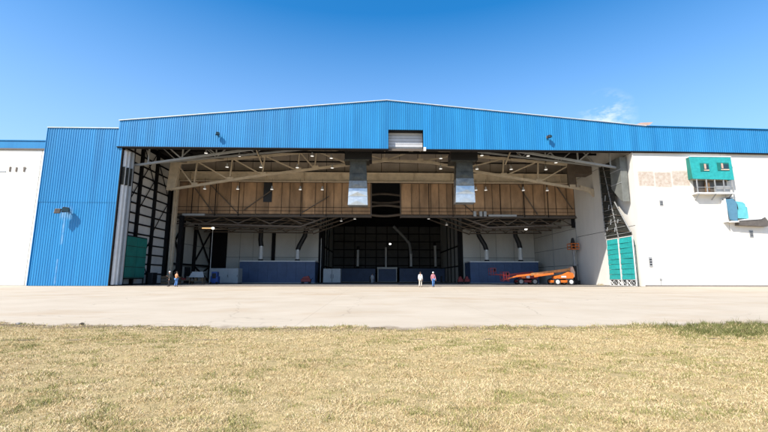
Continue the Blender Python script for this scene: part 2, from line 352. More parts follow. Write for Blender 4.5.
def sheet(x0, x1, z0a, z0b, z1a, z1b, y, nrib=4, depth=0.045):
    """one ribbed cladding sheet facing -Y, x0..x1, sloping top and bottom"""
    prof = []
    p = (x1-x0)/nrib
    for k in range(nrib):
        b = x0+k*p
        prof += [(b, 0), (b+p*0.42, 0), (b+p*0.55, -depth), (b+p*0.85, -depth), (b+p*0.985, 0)]
    prof.append((x1, 0))
    f = lambda a, c, x: a+(c-a)*(x-x0)/(x1-x0)
    vs = [(x, y+d, f(z0a, z0b, x)) for x, d in prof] + [(x, y+d, f(z1a, z1b, x)) for x, d in prof]
    n = len(prof); mb = MB(); mb.add(vs, [(i, i+1, n+i+1, n+i) for i in range(n-1)])
    # returned edges give the sheet its thickness
    mb.add([(x0, y, f(z0a,z0b,x0)), (x0, y+0.05, f(z0a,z0b,x0)), (x0, y+0.05, f(z1a,z1b,x0)), (x0, y, f(z1a,z1b,x0))], [(0,1,2,3)])
    return mb
def recenter(o, p):
    """move a world-space mesh's origin to its first vertex for tidy per-object placement"""
    v0 = o.data.vertices[0].co.copy()
    o.data.transform(Matrix.Translation(-v0)); o.location = v0; o.parent = p
    return o
def part(mb, name, m, p=None, **k):
    o = mb.build(name, m, None, **k); o.parent = p if p is not None else hangar_mesh_root
    return o
# parts of the hangar are modelled in world coordinates; the hangar empty sits at (0,50,0)
hangar_mesh_root = hangar
def hp(mb, name, m, **k):
    o = mb.build(name, m, hangar, **k); o.location = (0, -50, 0); return o
def hs_(mb, name, m, p, **k):
    return mb.build(name, m, p, **k)

YF = 49.86
fb = MB()
def backing(x0, x1, mb, y0=49.95, y1=50.25):
    n = max(1, int((x1-x0)/6))
    for i in range(n):
        a, b = x0+(x1-x0)*i/n, x0+(x1-x0)*(i+1)/n
        mb.add([(a,y0,bot_z(a)+.01),(b,y0,bot_z(b)+.01),(b,y1,bot_z(b)+.01),(a,y1,bot_z(a)+.01),(a,y0,top_z(a)-.02),(b,y0,top_z(b)-.02),(b,y1,top_z(b)-.02),(a,y1,top_z(a)-.02)],
               [(0,3,2,1),(4,5,6,7),(0,1,5,4),(1,2,6,5),(2,3,7,6),(3,0,4,7)])
backing(EL, NOT0, fb); backing(NOT1, 110, fb)
fb.prism([(NOT0, NOTZ), (NOT1, NOTZ), (NOT1, top_z(NOT1)-.02), (NOT0, top_z(NOT0)-.02)], 'y', 49.95, 50.25)
gable = hp(fb, 'gable_fascia', M['dark_steel'])
SW = 1.142
def run(x0, x1, z0f, z1f, y, parent, wd=SW):
    n = max(1, round((x1-x0)/wd)); p = (x1-x0)/n
    for i in range(n):
        a = x0+i*p; b = a+p
        hs_(sheet(a, b, z0f(a), z0f(b), z1f(a)-0.0, z1f(b), y+random.uniform(-.006, .006)), 'cladding_sheet', M['blue'], parent)
run(EL, NOT0, bot_z, top_z, YF, gable); run(NOT0, NOT1, lambda x: NOTZ, top_z, YF, gable); run(NOT1, ER, bot_z, top_z, YF, gable); run(ER, 72, bot_z, top_z, YF, gable)
# coping along the gable and drip edge below
for a, b in ((EL-0.05, PX), (PX, ER), (ER, 110)):
    cp = MB(); za, zb = top_z(max(a, EL)), top_z(b)
    cp.add([(a,49.70,za),(b,49.70,zb),(b,50.5,zb),(a,50.5,za),(a,49.70,za+.075),(b,49.70,zb+.075),(b,50.5,zb+.075),(a,50.5,za+.075)], [(0,3,2,1),(4,5,6,7),(0,1,5,4),(1,2,6,5),(2,3,7,6),(3,0,4,7)])
    hs_(cp, 'coping', M['coping'] if a < ER-1 else M['blue'], gable)
for a, b in ((EL, NOT0), (NOT1, ER), (ER, 110)):
    cp = MB(); za, zb = bot_z(a), bot_z(b)
    cp.add([(a,49.74,za-.13),(b,49.74,zb-.13),(b,50.3,zb-.13),(a,50.3,za-.13),(a,49.74,za),(b,49.74,zb),(b,50.3,zb),(a,50.3,za)], [(0,3,2,1),(4,5,6,7),(0,1,5,4),(1,2,6,5),(2,3,7,6),(3,0,4,7)])
    hs_(cp, 'drip_edge', M['dark_steel'], gable)
# recess in the middle with its pale shutter
rc = hp(MB().box(NOT0, NOT1, 50.9, 51.0, 17.9, NOTZ), 'slot_shutter', M['pale_metal'])
for k in range(5): hs_(MB().box(NOT0, NOT1, 50.82, 50.9, 18.05+k*0.4, 18.40+k*0.4), 'shutter_slat', M['shutter'], rc)
hs_(MB().box(NOT0-.1, NOT0, 49.9, 51.0, BZ, NOTZ), 'slot_jamb', M['dark_steel'], rc); hs_(MB().box(NOT1, NOT1+.1, 49.9, 51.0, BZ, NOTZ), 'slot_jamb', M['dark_steel'], rc)
hs_(MB().box(NOT0, NOT1, 49.9, 51.0, NOTZ-.08, NOTZ), 'slot_head', M['dark_steel'], rc)
hs_(MB().box(NOT1-.02, NOT1+.3, 49.58, 49.72, BZ-.3, BZ+.2), 'slot_latch', M['white_metal'], rc)

# door pocket at the left
PL, PR, PT = -41.7, -32.12, 19.88
pk = hp(MB().box(PL+.02, PR-.02, 50.02, 50.16, 0.0, PT-.02).box(PL+.02, PL+.2, 50.16, 54.5, 0, PT-.02).box(PL+.2, PR-1, 54.3, 54.5, 0, PT-.02).box(PL+.02, PR-.3, 50.16, 54.5, PT-.2, PT-.02), 'door_pocket', M['dark_steel'])
run(PL, PR, lambda x: 0.02, lambda x: 10.4, 50.0, pk, 1.2); run(PL, PR, lambda x: 10.25, lambda x: PT, 49.972, pk, 1.2)
hs_(MB().box(PL-.06, EL-.02, 49.83, 50.5, PT, PT+.08), 'coping', M['coping'], pk)
hs_(MB().box(PR-.02, PR+.10, 49.90, 50.2, 0.01, BZ-.14), 'corner_trim', M['dark_steel'], pk)
hs_(MB().box(PL-.06, PL, 49.90, 54.5, 0.01, PT), 'corner_trim', M['blue'], pk)

# right front wall below the band
fw_ = hp(MB().box(33.75, 110, 50.25, 50.6, 0, 17.5), 'front_wall', M['rail'])
xb = [33.70, 45.5, 57.3, 69.1, 80.9, 92.7, 110]
for i in range(len(xb)-1):
    hs_(MB().box(xb[i]+(.0 if i == 0 else .028), xb[i+1]-.028, 50.05, 50.249, 0.0, 17.28), 'wall_panel', M['white_wall'], fw_, bevel=0.015)
hs_(MB().box(33.70, 110, 49.98, 50.06, 0.0, 0.16), 'skirting', M['rail'], fw_)
hs_(MB().box(33.66, 33.74, 49.97, 50.7, 0.0, 17.3), 'corner_trim', M['white_wall'], fw_)

# right inner wall of precast panels with recessed joints
RW = 33.80
iw = hp(MB().box(RW+.06, RW+.36, 50.6, 114, 0, 20.5), 'right_side_wall', M['dark_steel'])
yb = [50.62, 60.2, 66.2, 75.2, 84.3]
zrow = {0: [0, 7.8, 17.4, 20.4], 1: [0, 7.8, 17.4, 20.4], 2: [0, 3.2, 6.3, 9.3, 12.4], 3: [0, 3.2, 6.3, 9.3, 12.4]}
for i in range(4):
    zs = zrow[i]
    for j in range(len(zs)-1):
        hs_(MB().box(RW, RW+.059, yb[i]+.02, yb[i+1]-.02, zs[j]+.035, zs[j+1]-.035), 'wall_panel', M['inner_white' if i < 2 else 'inner_wall'], iw)
for y in (66.2, 75.2): hs_(MB().box(RW-.06, RW, y-.05, y+.05, 0, 10.4), 'downpipe', M['grey_steel'], iw)

# left inner wall, front bay: pale liner trays behind dark columns, girts and bracing
LW = -33.25
lw = hp(MB().box(LW-.3, LW-.06, 52.0, 65.2, 0, 20.2), 'left_side_wall', M['dark_steel'])
cols = [52.3, 56.0, 60.0, 64.2]
for i in range(3):
    for k in range(15):
        z0 = 0.15+k*1.38
        if z0 > 18.6: break
        hs_(MB().box(LW-.06, LW, cols[i]+.05, cols[i+1]-.05, z0+.02, z0+1.36), 'liner_tray', M['liner'], lw)
for y in cols[1:]:
    hs_(MB().box(LW, LW+.36, y-.09, y+.09, 0, 20.0).box(LW+.36, LW+.42, y-.20, y+.20, 0, 20.0), 'column', M['dark_steel'], lw)
for k in range(14):
    z = 0.15+(k+1)*1.38
    hs_(MB().box(LW, LW+.14, 52.2, 64.2, z-.10, z+.10), 'girt', M['dark_steel'], lw)
for i, z, dirs in ((0, 9.0, (1,)), (1, 1.2, (1, -1)), (1, 10.4, (1,)), (2, 7.6, (1,)), (2, 13.4, (-1,)), (1, 14.5, (1, -1))):
    y0, y1 = cols[i]+.2, cols[i+1]-.2
    for d in dirs: hs_(MB().bar((LW+.22, y0, z if d > 0 else z+5.2), (LW+.22, y1, z+5.2 if d > 0 else z), 0.09), 'brace', M['dark_steel'], lw)
# left inner wall, low bay behind
lb = hp(MB().box(-34.4, -34.2, 65.2, 114, 0, 20.2), 'left_back_wall', M['dark_steel'])
bays = [66.3, 71.5, 76.5, 84.0]
for i in range(3):
    for j, (z0, z1) in enumerate(((0, 3.0), (3.0, 7.0), (7.0, 11.2))):
        hs_(MB().box(-34.2, -34.12, bays[i]+.05, bays[i+1]-.05, z0+.04, z1-.04), 'liner_tray', M['grey_wall'], lb)
    hs_(MB().box(-34.12, -33.6, bays[i]-.2, bays[i]+.2, 0, 11.2), 'column', M['dark_steel'], lb)
    for z0, z1 in ((0.3, 3.2), (3.5, 10.6)):
        if i == 1: continue
        hs_(MB().bar((-33.9, bays[i], z0), (-33.9, bays[i+1], z1), 0.22), 'brace', M['dark_steel'], lb)
        hs_(MB().bar((-33.8, bays[i], z1), (-33.8, bays[i+1], z0), 0.22), 'brace', M['dark_steel'], lb)
hs_(MB().box(-34.12, -33.75, 66, 84, 3.15, 3.5), 'girt', M['dark_steel'], lb)
hs_(MB().box(-34.10, -33.9, 73.6, 75.6, 0.0, 2.9), 'door', M['black'], lb)
# corner columns carrying the big truss
hp(MB().box(-32.65, -31.95, 64.6, 65.0, 0, 17.4).box(-32.4, -32.2, 64.3, 65.3, 0, 17.4), 'corner_column', M['tan_steel'])
hp(MB().box(-31.7, -31.1, 65.25, 65.75, 0, 11.0), 'corner_column', M['dark_steel'])
hp(MB().box(RW-.55, RW-.1, 66.2, 66.6, 9.4, 17.4), 'corner_column', M['dark_steel'])

# tan inner fascia over the low bay
YT = 66.0
SLOT0, SLOT1 = -0.7, 4.4
fb = MB(); fb.box(-33.2, SLOT0, YT+.08, YT+.3, 10.9, 16.9).box(SLOT1, RW, YT+.08, YT+.3, 10.9, 16.9)
inner = hp(fb, 'inner_fascia', M['dark_steel'])
xsn = [-32.9]
while xsn[-1] < SLOT0-1.2: xsn.append(xsn[-1]+random.choice((1.35, 1.75, 1.9, 2.1)))
xsn[-1] = SLOT0
xr = [SLOT1]
while xr[-1] < RW-1.2: xr.append(xr[-1]+random.choice((1.35, 1.75, 1.9, 2.1)))
xr[-1] = RW-.05
for seq in (xsn, xr):
    for i in range(len(seq)-1):
        a, b = seq[i], seq[i+1]
        y = YT+random.uniform(-.02, .02)
        z0 = 14.3 if a <= -17.9 < b else 11.45
        hs_(MB().box(a+.05, b-.05, y, y+.06, z0 if z0 < 12 else 11.45, 16.75), 'fascia_panel', M['tan_panel'], inner)
        hs_(MB().box(a-.04, a+.04, YT-.12, YT+.02, 11.3, 16.75), 'seam_rib', M['seam'], inner)
hs_(MB().box(-18.5, -17.1, YT-.14, YT-.05, 13.4, 16.7), 'vent_opening', M['black'], inner)
hs_(MB().box(-32.9, SLOT0, YT-.25, YT+.05, 10.9, 11.3).box(-32.9, SLOT0, YT-.5, YT-.25, 10.9, 11.0), 'bottom_channel', M['brown_steel'], inner)
hs_(MB().box(SLOT1, RW-.02, YT-.25, YT+.05, 10.9, 11.3).box(SLOT1, RW-.02, YT-.5, YT-.25, 10.9, 11.0), 'bottom_channel', M['brown_steel'], inner)
hs_(MB().box(-31.4, -27.8, YT-.56, YT-.27, 11.02, 11.34), 'pale_duct', M['pale_metal'], inner)
hs_(MB().box(18.9, 23.6, YT-.56, YT-.27, 11.12, 11.44), 'pale_duct', M['pale_metal'], inner)
for x in (17.6, 18.3, 16.6): hs_(MB().box(x-.22, x+.22, YT-.7, YT-.27, 11.1, 11.95), 'junction_box', M['pale_metal'], inner)
for z in (11.9, 12.5):
    hs_(MB().tube([(-32.8, YT-.45, z), (SLOT0, YT-.45, z)], .035, 6), 'handrail', M['dark_steel'], inner)
    hs_(MB().tube([(SLOT1, YT-.45, z), (RW-.3, YT-.45, z)], .035, 6), 'handrail', M['dark_steel'], inner)
for x in (-30, -26.2, -22.4, -12.2, -8, 9, 13, 21, 25, 29): hs_(MB().box(x-.05, x+.05, YT-.5, YT-.4, 11.0, 16.7), 'hanger_post', M['dark_steel'], inner)
for a, b in (((-30.5, 16.6), (-26.5, 11.5)), ((-12.0, 11.6), (-7.6, 14.4)), ((-27.5, 16.5), (-22.5, 11.5)), ((24.2, 16.6), (27.2, 11.5)), ((30.6, 16.6), (33.2, 12.4)), ((16.8, 11.5), (13.2, 14.6)), ((-21.5, 12), (-16.8, 15.6))):
    hs_(MB().bar((a[0], YT-.35, a[1]), (b[0], YT-.35, b[1]), 0.14), 'brace', M['brown_steel'], inner)
# girder above and grey-brown upper panels
gd = hp(MB().box(-33.2, RW, 64.9, 65.0, 16.75, 18.15).box(-33.2, RW, 64.6, 65.3, 18.15, 18.25).box(-33.2, RW, 64.6, 65.3, 16.65, 16.75), 'girder', M['tan_steel'])
for x in np.arange(-30, 33, 6.1): hs_(MB().box(x-.04, x+.04, 64.62, 64.9, 16.75, 18.15), 'stiffener', M['tan_steel'], gd)
up_ = hp(MB().box(-33.2, RW, 66.3, 66.6, 16.9, 22.2), 'upper_wall', M['dark_steel'])
x = -33.0
while x < RW-1:
    b = min(x+3.1, RW)
    for z0, z1 in ((18.85, 20.35), (20.62, 22.3)):
        if z1 > top_z((x+b)/2)-.6: z1 = max(z0+.2, top_z((x+b)/2)-.6)
        hs_(MB().box(x+.04, b-.04, 66.2, 66.299, z0, z1), 'upper_panel', M['grey_panel'], up_)
    x = b

# roof over the hall: deck, purlins
rf = MB()
def slab(mb, x0, x1, y0, y1, za, zb, t=.25):
    mb.add([(x0,y0,za-t),(x1,y0,zb-t),(x1,y1,zb-t),(x0,y1,za-t),(x0,y0,za),(x1,y0,zb),(x1,y1,zb),(x0,y1,za)], [(0,3,2,1),(4,5,6,7),(0,1,5,4),(1,2,6,5),(2,3,7,6),(3,0,4,7)])
slab(rf, -34.5, PX, 54.6, 114, EZ-.55, PZ-.2); slab(rf, -32.7, PX, 50.3, 54.6, EZ-.35, PZ-.2); slab(rf, PX, 36, 50.3, 114, PZ-.2, EZ-.35); slab(rf, 36, 110, 50.3, 114, EZ-.4, EZ-1.6)
roof = hp(rf, 'roof', M['roof'])
for x in np.arange(-32, 34, 2.75):
    z = top_z(x)-.75
    hs_(MB().box(x-.06, x+.06, 50.4, 66.2, z-.18, z+.1), 'purlin', M['dark_steel'], roof)
hs_(MB().box(-32.0, 33.5, 50.35, 50.6, BZ-.06, BZ+.2), 'eaves_beam', M['brown_steel'], roof)
hs_(MB().box(-32.0, 33.5, 54.4, 54.6, 18.9, 19.2), 'runway_beam', M['red_steel'], roof)
hs_(MB().box(-32.0, 33.5, 57.9, 58.1, 19.4, 19.7), 'runway_beam', M['dark_steel'], roof)

hp(MB().box(-34.4, RW+.3, 113.6, 114, 0, 23.5), 'rear_wall', M['grey_wall'])
hp(MB().box(-34.4, RW+.3, 66.65, 66.69, 18.9, 23.3), 'rear_partition', M['dark_steel'])
# trusses: chords as the part, each web member a piece
def truss(y, bot, top, verts_x, mtl, w=.34, ww=.22, wide=.35):
    c = MB()
    for ch in (bot, top):
        for i in range(len(ch)-1): c.bar((ch[i][0], y, ch[i][1]), (ch[i+1][0], y, ch[i+1][1]), wide, w)
    t = hp(c, 'roof_truss', mtl)
    ib = lambda x: float(np.interp(x, [p[0] for p in bot], [p[1] for p in bot])); it = lambda x: float(np.interp(x, [p[0] for p in top], [p[1] for p in top]))
    return t, ib, it
bot = [(-30.8, 14.15), (-16.8, 16.5), (-6.9, 17.85), (1.5, 18.9), (8.5, 18.75), (16.2, 17.2), (31.7, 14.65), (RW-.2, 14.2)]
top = [(-30.8, 18.15), (-16.9, 19.5), (-4.7, 20.75), (1.5, 21.2), (8, 20.9), (17.2, 19.6), (30.8, 18.45)]
tr, ib, it = truss(60.0, bot, top, None, M['tan_steel'])
vx = [-27.2, -21.9, -17.0, -11.7, -9.1, -3.7, 1.5, 7.0, 13.6, 19.9, 25.3, 30.5]
for x in vx: hs_(MB().bar((x-.15, 60, ib(x)), (x+.1, 60, it(x)), .2), 'web_post', M['tan_steel'], tr)
xx = [-30.4]+vx
for i in range(len(xx)-1):
    a, b = xx[i], xx[i+1]
    if a < 1.4: hs_(MB().bar((a+.3, 60.05, it(max(a, -30.8))-.1), (b-.3, 60.05, ib(b)+.1), .19), 'web_diagonal', M['tan_steel'], tr)
    else: hs_(MB().bar((a+.3, 60.05, ib(a)+.1), (b-.3, 60.05, it(min(b, 30.8))-.1), .19), 'web_diagonal', M['tan_steel'], tr)
for x in vx:
    hs_(MB().box(x-.45, x+.45, 59.78, 59.83, ib(x)-.15, ib(x)+.45), 'gusset_plate', M['tan_steel'], tr)
hs_(MB().prism([(-31.3, 14.0), (-30.0, 14.3), (-29.6, 18.4), (-31.0, 18.35)], 'y', 59.7, 60.3), 'end_plate', M['tan_steel'], tr)
hs_(MB().prism([(31.7, 14.75), (32.8, 14.55), (33.75, 13.4), (33.78, 14.6), (31.7, 15.2)], 'y', 59.8, 60.2), 'end_bracket', M['tan_steel'], tr)
hs_(MB().box(29.9, 31.1, 59.8, 60.2, 14.9, 18.6).box(31.1, 33.7, 59.9, 61.9, 17.0, 18.6), 'end_frame', M['brown_steel'], tr)
# the truss right behind the header: only its drooping ends show
b0 = [(-32.6, 15.65), (-31, 15.75), (-16.0, 18.1), (-8, 19.2), (1.5, 20.0), (11, 19.2), (18.6, 18.2), (32.9, 15.85), (33.7, 15.9)]
t0 = [(-32.6, 19.9), (1.5, 23.2), (33.6, 20.0)]
tr0, ib0, it0 = truss(52.2, b0, t0, None, M['grey_steel'], .26, .18, .3)
vx0 = list(np.linspace(-30, 32, 15))
for i, x in enumerate(vx0):
    hs_(MB().bar((x, 52.2, ib0(x)), (x, 52.2, it0(x)), .16), 'web_post', M['grey_steel'], tr0)
    if i < 14:
        b = vx0[i+1]
        if x < 0: hs_(MB().bar((x+.1, 52.25, it0(x)), (b-.1, 52.25, ib0(b)), .16), 'web_diagonal', M['grey_steel'], tr0)
        else: hs_(MB().bar((x+.1, 52.25, ib0(x)), (b-.1, 52.25, it0(b)), .16), 'web_diagonal', M['grey_steel'], tr0)
hs_(MB().bar((18.9, 56, 17.3), (20.0, 56, 19.9), .18), 'stay', M['tan_steel'], tr0)
hs_(MB().bar((-15.9, 56, 16.5), (-17.2, 56, 19.5), .16), 'stay', M['tan_steel'], tr0)

b1 = [(-32.6, 17.0), (-16.5, 18.7), (1.5, 20.6), (18.8, 18.8), (33.6, 17.1)]; t1 = [(-32.6, 19.7), (1.5, 22.9), (33.6, 19.8)]
tr1, ib1, it1 = truss(56.2, b1, t1, None, M['grey_steel'], .2, .14, .24)
vx1 = list(np.linspace(-31, 32.5, 24))
for i in range(23):
    x, b = vx1[i], vx1[i+1]
    p, q = ((x, ib1(x)), (b, it1(b))) if i % 2 else ((x, it1(x)), (b, ib1(b)))
    hs_(MB().bar((p[0], 56.2, p[1]), (q[0], 56.2, q[1]), .13), 'web_diagonal', M['grey_steel'], tr1)
for x in np.linspace(-29.5, 31, 12):
    hs_(MB().bar((x, 52.4, ib0(x)+.1), (x+.6, 56.0, ib1(min(x+.6, 33))+.1), .10), 'lateral_brace', M['brown_steel'], tr1)
    hs_(MB().bar((x, 56.4, ib1(x)+.1), (x+.9, 59.8, it(max(-30.5, min(x+.9, 30.5)))), .10), 'lateral_brace', M['brown_steel'], tr1)

# low bay: ceiling, trusses, back walls, deep middle bay
hp(MB().box(-34.4, -11.6, 66.7, 84.4, 11.35, 11.6).box(18.5, RW+.3, 66.7, 84.4, 11.35, 11.6).box(-11.6, 18.5, 66.7, 113, 18.6, 18.9), 'low_ceiling', M['roof'])
for y in (67.2, 71.0, 75.0, 79.5):
    for s in (0, 1):
        xa, xz = (-33.6, -12.2) if s == 0 else (RW-.3, 19.0)
        c = MB(); c.bar((xa, y, 9.95), (xz, y, 9.5 if y < 68 else 9.8), .28, .22); c.bar((xa, y, 11.1), (xz, y, 11.1), .25, .2)
        t = hp(c, 'low_truss', M['brown_steel'])
        n = 8
        for i in range(n):
            p = xa+(xz-xa)*i/n; q = xa+(xz-xa)*(i+1)/n
            za, zb = (10.0, 11.05) if i % 2 == 0 else (11.05, 10.0)
            hs_(MB().bar((p, y+.02, za), (q, y+.02, zb), .14), 'web_diagonal', M['brown_steel'], t)
        xe = -4.0 if s == 0 else 11.0
        hs_(MB().bar((xz, y, 9.6), (xe, y, 12.6), .22), 'knee_brace', M['brown_steel'], t)
        hs_(MB().bar((xz+(2.5 if s == 0 else -2.5), y, 10.5), (xz+(-1.5 if s == 0 else 1.5), y, 11.1), .16), 'knee_brace', M['brown_steel'], t)
for s, (xa, xz) in enumerate(((-34.2, -11.6), (18.5, RW))):
    bw = hp(MB().box(xa, xz, 84.15, 84.4, 0, 11.4), 'back_wall', M['dark_steel'])
    xsb = [-30.6, -27.9, -25.2, -20.8, -16.4, -11.65] if s == 0 else [18.55, 22.2, 25.6, 29.4, RW-.05]
    for i in range(len(xsb)-1):
        for z0, z1 in ((0, 5.2), (5.2, 11.3)): hs_(MB().box(xsb[i]+.03, xsb[i+1]-.03, 84.05, 84.149, z0+.03, z1-.03), 'wall_panel', M['inner_wall'], bw)
    if s == 0: hs_(MB().box(-31.6, -30.7, 83.6, 84.1, 0, 10.4), 'column', M['dark_steel'], bw); hs_(MB().box(-21.3, -20.6, 83.7, 84.0, 0, 10.4), 'column', M['dark_steel'], bw)
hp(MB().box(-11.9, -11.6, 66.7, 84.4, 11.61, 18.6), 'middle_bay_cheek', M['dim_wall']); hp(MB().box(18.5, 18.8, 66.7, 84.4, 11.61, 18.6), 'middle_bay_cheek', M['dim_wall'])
hp(MB().box(18.5, 18.8, 84.5, 113, 0, 18.6), 'middle_side_wall', M['grey_wall'])
mb_ = hp(MB().box(-11.9, -11.6, 84.5, 113, 0, 18.6), 'middle_side_wall', M['grey_wall'])
hs_(MB().box(-11.6, -11.2, 84.2, 84.8, 0, 11.3).box(-11.0, -10.6, 84.2, 84.8, 0, 11.3), 'column', M['dark_steel'], mb_)
hs_(MB().box(17.6, 18.4, 84.2, 84.8, 0, 11.3), 'column', M['dark_steel'], mb_)
for x, y0 in ((-11.58, 0), (18.42, 1)):
    for y in (88, 92.5, 97, 101.5): hs_(MB().box(x-.05 if y0 else x, x+.08 if y0 else x+.2, y-.25, y+.25, 0, 16), 'column', M['dark_steel'], mb_)
    for z in (3.6, 8): hs_(MB().box(x-.03 if y0 else x, x+.06 if y0 else x+.15, 85, 112, z-.15, z+.15), 'girt', M['dark_steel'], mb_)
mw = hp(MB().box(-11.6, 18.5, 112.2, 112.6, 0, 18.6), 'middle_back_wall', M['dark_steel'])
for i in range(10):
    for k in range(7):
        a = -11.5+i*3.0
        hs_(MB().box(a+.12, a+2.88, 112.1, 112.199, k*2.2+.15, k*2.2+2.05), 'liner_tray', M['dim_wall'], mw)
# platforms and beams seen through the tail slot
for i, z in enumerate((12.0, 13.3, 14.5, 15.6)):
    hp(MB().tube([(SLOT0-1+6.6*k/8, 69+i*.6, z+.35*math.sin(math.pi*k/8)*(1 if i % 2 else -1)) for k in range(9)], .22, 8), 'slot_beam', M['brown_steel'])
hp(MB().box(SLOT0, SLOT0+.18, 66.1, 66.4, 10.9, 16.7).box(SLOT1-.18, SLOT1, 66.1, 66.4, 10.9, 16.7), 'slot_frame', M['brown_steel'])

# left annex
annex = empty('annex_building', 'low white annex with pale blue parapet at the far left of the hangar', 'building', (-60, 51.5, 0))
def ap(mb, name, m, p=None, **k):
    o = mb.build(name, m, p if p is not None else annex, **k)
    if p is None: o.location = (60, -51.5, 0)
    return o
aw = ap(MB().box(-110, -41.76, 51.75, 70, 0, 17.45), 'wall', M['rail'])
for a, b in ((-110, -95), (-95, -82), (-82, -69), (-69, -56), (-56, -43.35), (-43.35, -41.77)):
    ap(MB().box(a+.028, b-.028, 51.5, 51.749, 0, 17.4), 'wall_panel', M['white_wall'], aw, bevel=.012)
pp = ap(MB().box(-110, -41.77, 51.52, 51.9, 17.6, 18.65), 'parapet', M['blue'])
ap(MB().box(-110, -41.78, 51.38, 51.95, 17.4, 17.6), 'drip_edge', M['brown_steel'], pp)
ap(MB().box(-110, -41.78, 51.42, 51.95, 18.65, 18.75), 'coping', M['blue'], pp)
for x, h in ((-47.1, .62), (-46.3, .56), (-45.3, .6)):
    v = ap(MB().box(x-.10, x+.10, 51.44, 51.499, 14.5, 14.5+h), 'wall_vent', M['brown_steel'], aw)
ap(MB().box(-45.42, -45.12, 51.42, 51.439, 14.9, 15.12), 'vent_flap', M['rail'], aw)
ap(MB().box(-48.6, -47.6, 51.46, 51.499, 14.42, 14.56), 'wall_vent', M['pale_metal'], aw)

# roof housing peeping over the right-hand roof
rh = empty('roof_housing', 'small pinkish plant housing on the roof right of the gable', 'roof vent', (37.6, 54, 20.2))
MB().box(-1.5, 1.5, -.8, .8, 0, 2.0).build('casing', M['pinkbox'], rh, bevel=.08)
MB().prism([(-1.7, 1.9), (.9, 2.05), (1.6, 2.6), (-.2, 2.5)], 'y', -.9, .9).build('cowl', M['pinkbox'], rh)

# ------------------------------------------------------------------ hangar door leaves stacked in the pocket, seen by their edges
for i, (y, xe, mm, lab) in enumerate(((50.42, -31.80, 'white_metal', 'front leaf of the open sliding hangar doors, white edge beside blue pocket'),
                                  (50.86, -31.58, 'white_metal', 'middle leaf of the open sliding hangar doors, pale edge'),
                                  (51.30, -31.40, 'pale_metal', 'rear leaf of the open sliding hangar doors, next to the dark inner wall'))):
    d = empty('hangar_door', lab, 'door', (-36.2, y, 0), group='open sliding door leaves')
    w_ = xe+36.2
    MB().box(-4.8, w_, -.16, .16, .12, 17.1).build('leaf', M[mm], d, bevel=.02)
    MB().box(w_, w_+.06, -.10, .10, .2, 17.0).build('edge_seal', M['pale_metal'] if i else M['white_metal'], d)
    MB().box(w_-.9, w_-.2, -.14, .14, 0.016, .2).build('roller', M['rubber'], d)
    if i: 
        nd = MB().box(w_-.62, w_+.1, -.24, -.165, 12.6, 14.9).build('dark_cover', M['dark_net'], d)
    else:
        MB().box(w_-.35, w_+.1, -.24, -.165, 12.6, 14.9).build('dark_cover', M['dark_net'], d)
    MB().box(w_-.34, w_-.28, -.20, -.161, .2, 12.4).build('guide_strip', M['pinkbox'] if i == 0 else M['white_metal'], d)

# ------------------------------------------------------------------ floodlights on the blue cladding
def flood(loc, s, rz, label):
    e = empty('floodlight', label, 'floodlight', loc, rz, 'floodlights on the cladding')
    MB().box(-.12*s, .12*s, -.12, -.0, -.25*s, .25*s).build('mount_plate', M['rail'], e)
    MB().bar((0, -.1, .1*s), (0, -.75*s, -.05*s), .09*s).build('arm', M['black'], e)
    h = MB(); h.prism([(-.45*s, -.42*s), (.38*s, -.30*s), (.30*s, .18*s), (-.30*s, .22*s)], 'y', -1.1*s, -.45*s); hd = h.build('lamp_housing', M['black'], e, bevel=.05*s)
    MB().box(-.36*s, .30*s, -1.14*s, -1.10*s, -.34*s, .10*s).build('lens', M['glass'], hd)
    return e
flood((-20.2, 49.78, 19.15), .62, R(25), 'small black floodlight on the blue gable, left of the peak')
flood((22.4, 49.78, 19.2), .62, R(25), 'small black floodlight on the blue gable, right of the peak')
f = flood((-38.0, 49.92, 9.25), 1.0, R(28), 'large double floodlight with pale streaks below on the blue door pocket')
h2 = MB(); h2.prism([(-1.15, -.62), (-.55, -.55), (-.5, 0), (-1.05, -.05)], 'y', -1.0, -.5); o = h2.build('lamp_housing', M['rail'], f, bevel=.05)
MB().bar((-.85, -.6, -.2), (-.1, -.5, .1), .12).build('arm', M['black'], f)

# ------------------------------------------------------------------ teal cabin and hood on the right white wall, small notices
cb = empty('wall_cabin', 'teal clad cabin on a bracketed balcony high on the white wall', 'cabin', (43.6, 50.05, 11.3))
MB().box(-2.55, 2.45, -.82, 0, .40, .58).build('deck', M['white_metal'], cb)
for x in (-2.2, 0, 2.1): MB().bar((x, -.02, -.25), (x, -.75, .40), .10).build('bracket', M['grey_steel'], cb)
tp = MB(); tp.prism([(-2.75, 2.35), (2.6, 2.25), (2.5, 5.25), (-2.95, 5.3)], 'y', -.80, -.70); tpo = tp.build('teal_front', M['teal'], cb)
MB().box(2.42, 2.5, -.69, 0, 2.3, 5.2).build('teal_side', M['teal_dark'], cb); MB().box(-2.8, -2.7, -.69, 0, 2.4, 5.25).build('teal_side', M['teal_dark'], cb)
MB().box(-2.85, 2.55, -.84, 0, 5.26, 5.38).build('roof_sheet', M['white_metal'], cb)
for (x0, x1, z0, z1) in ((-1.7, -.55, 3.35, 4.4), (.55, 2.1, 3.45, 4.5)):
    wn = MB().box(x0, x1, -.85, -.805, z0, z1).build('window', M['teal_dark'], cb)
    MB().box(x0+.45, x1-.1, -.87, -.851, z0+.15, z1-.2).build('pane', M['glass'], wn)
    MB().box(x0+.5, x0+.75, -.885, -.871, z0+.3, z1-.1).build('torn_strip', M['pinkbox'], wn); MB().box(x0+.42, x1-.05, -.885, -.871, z0+.05, z0+.2).build('torn_strip', M['tan_steel'], wn)
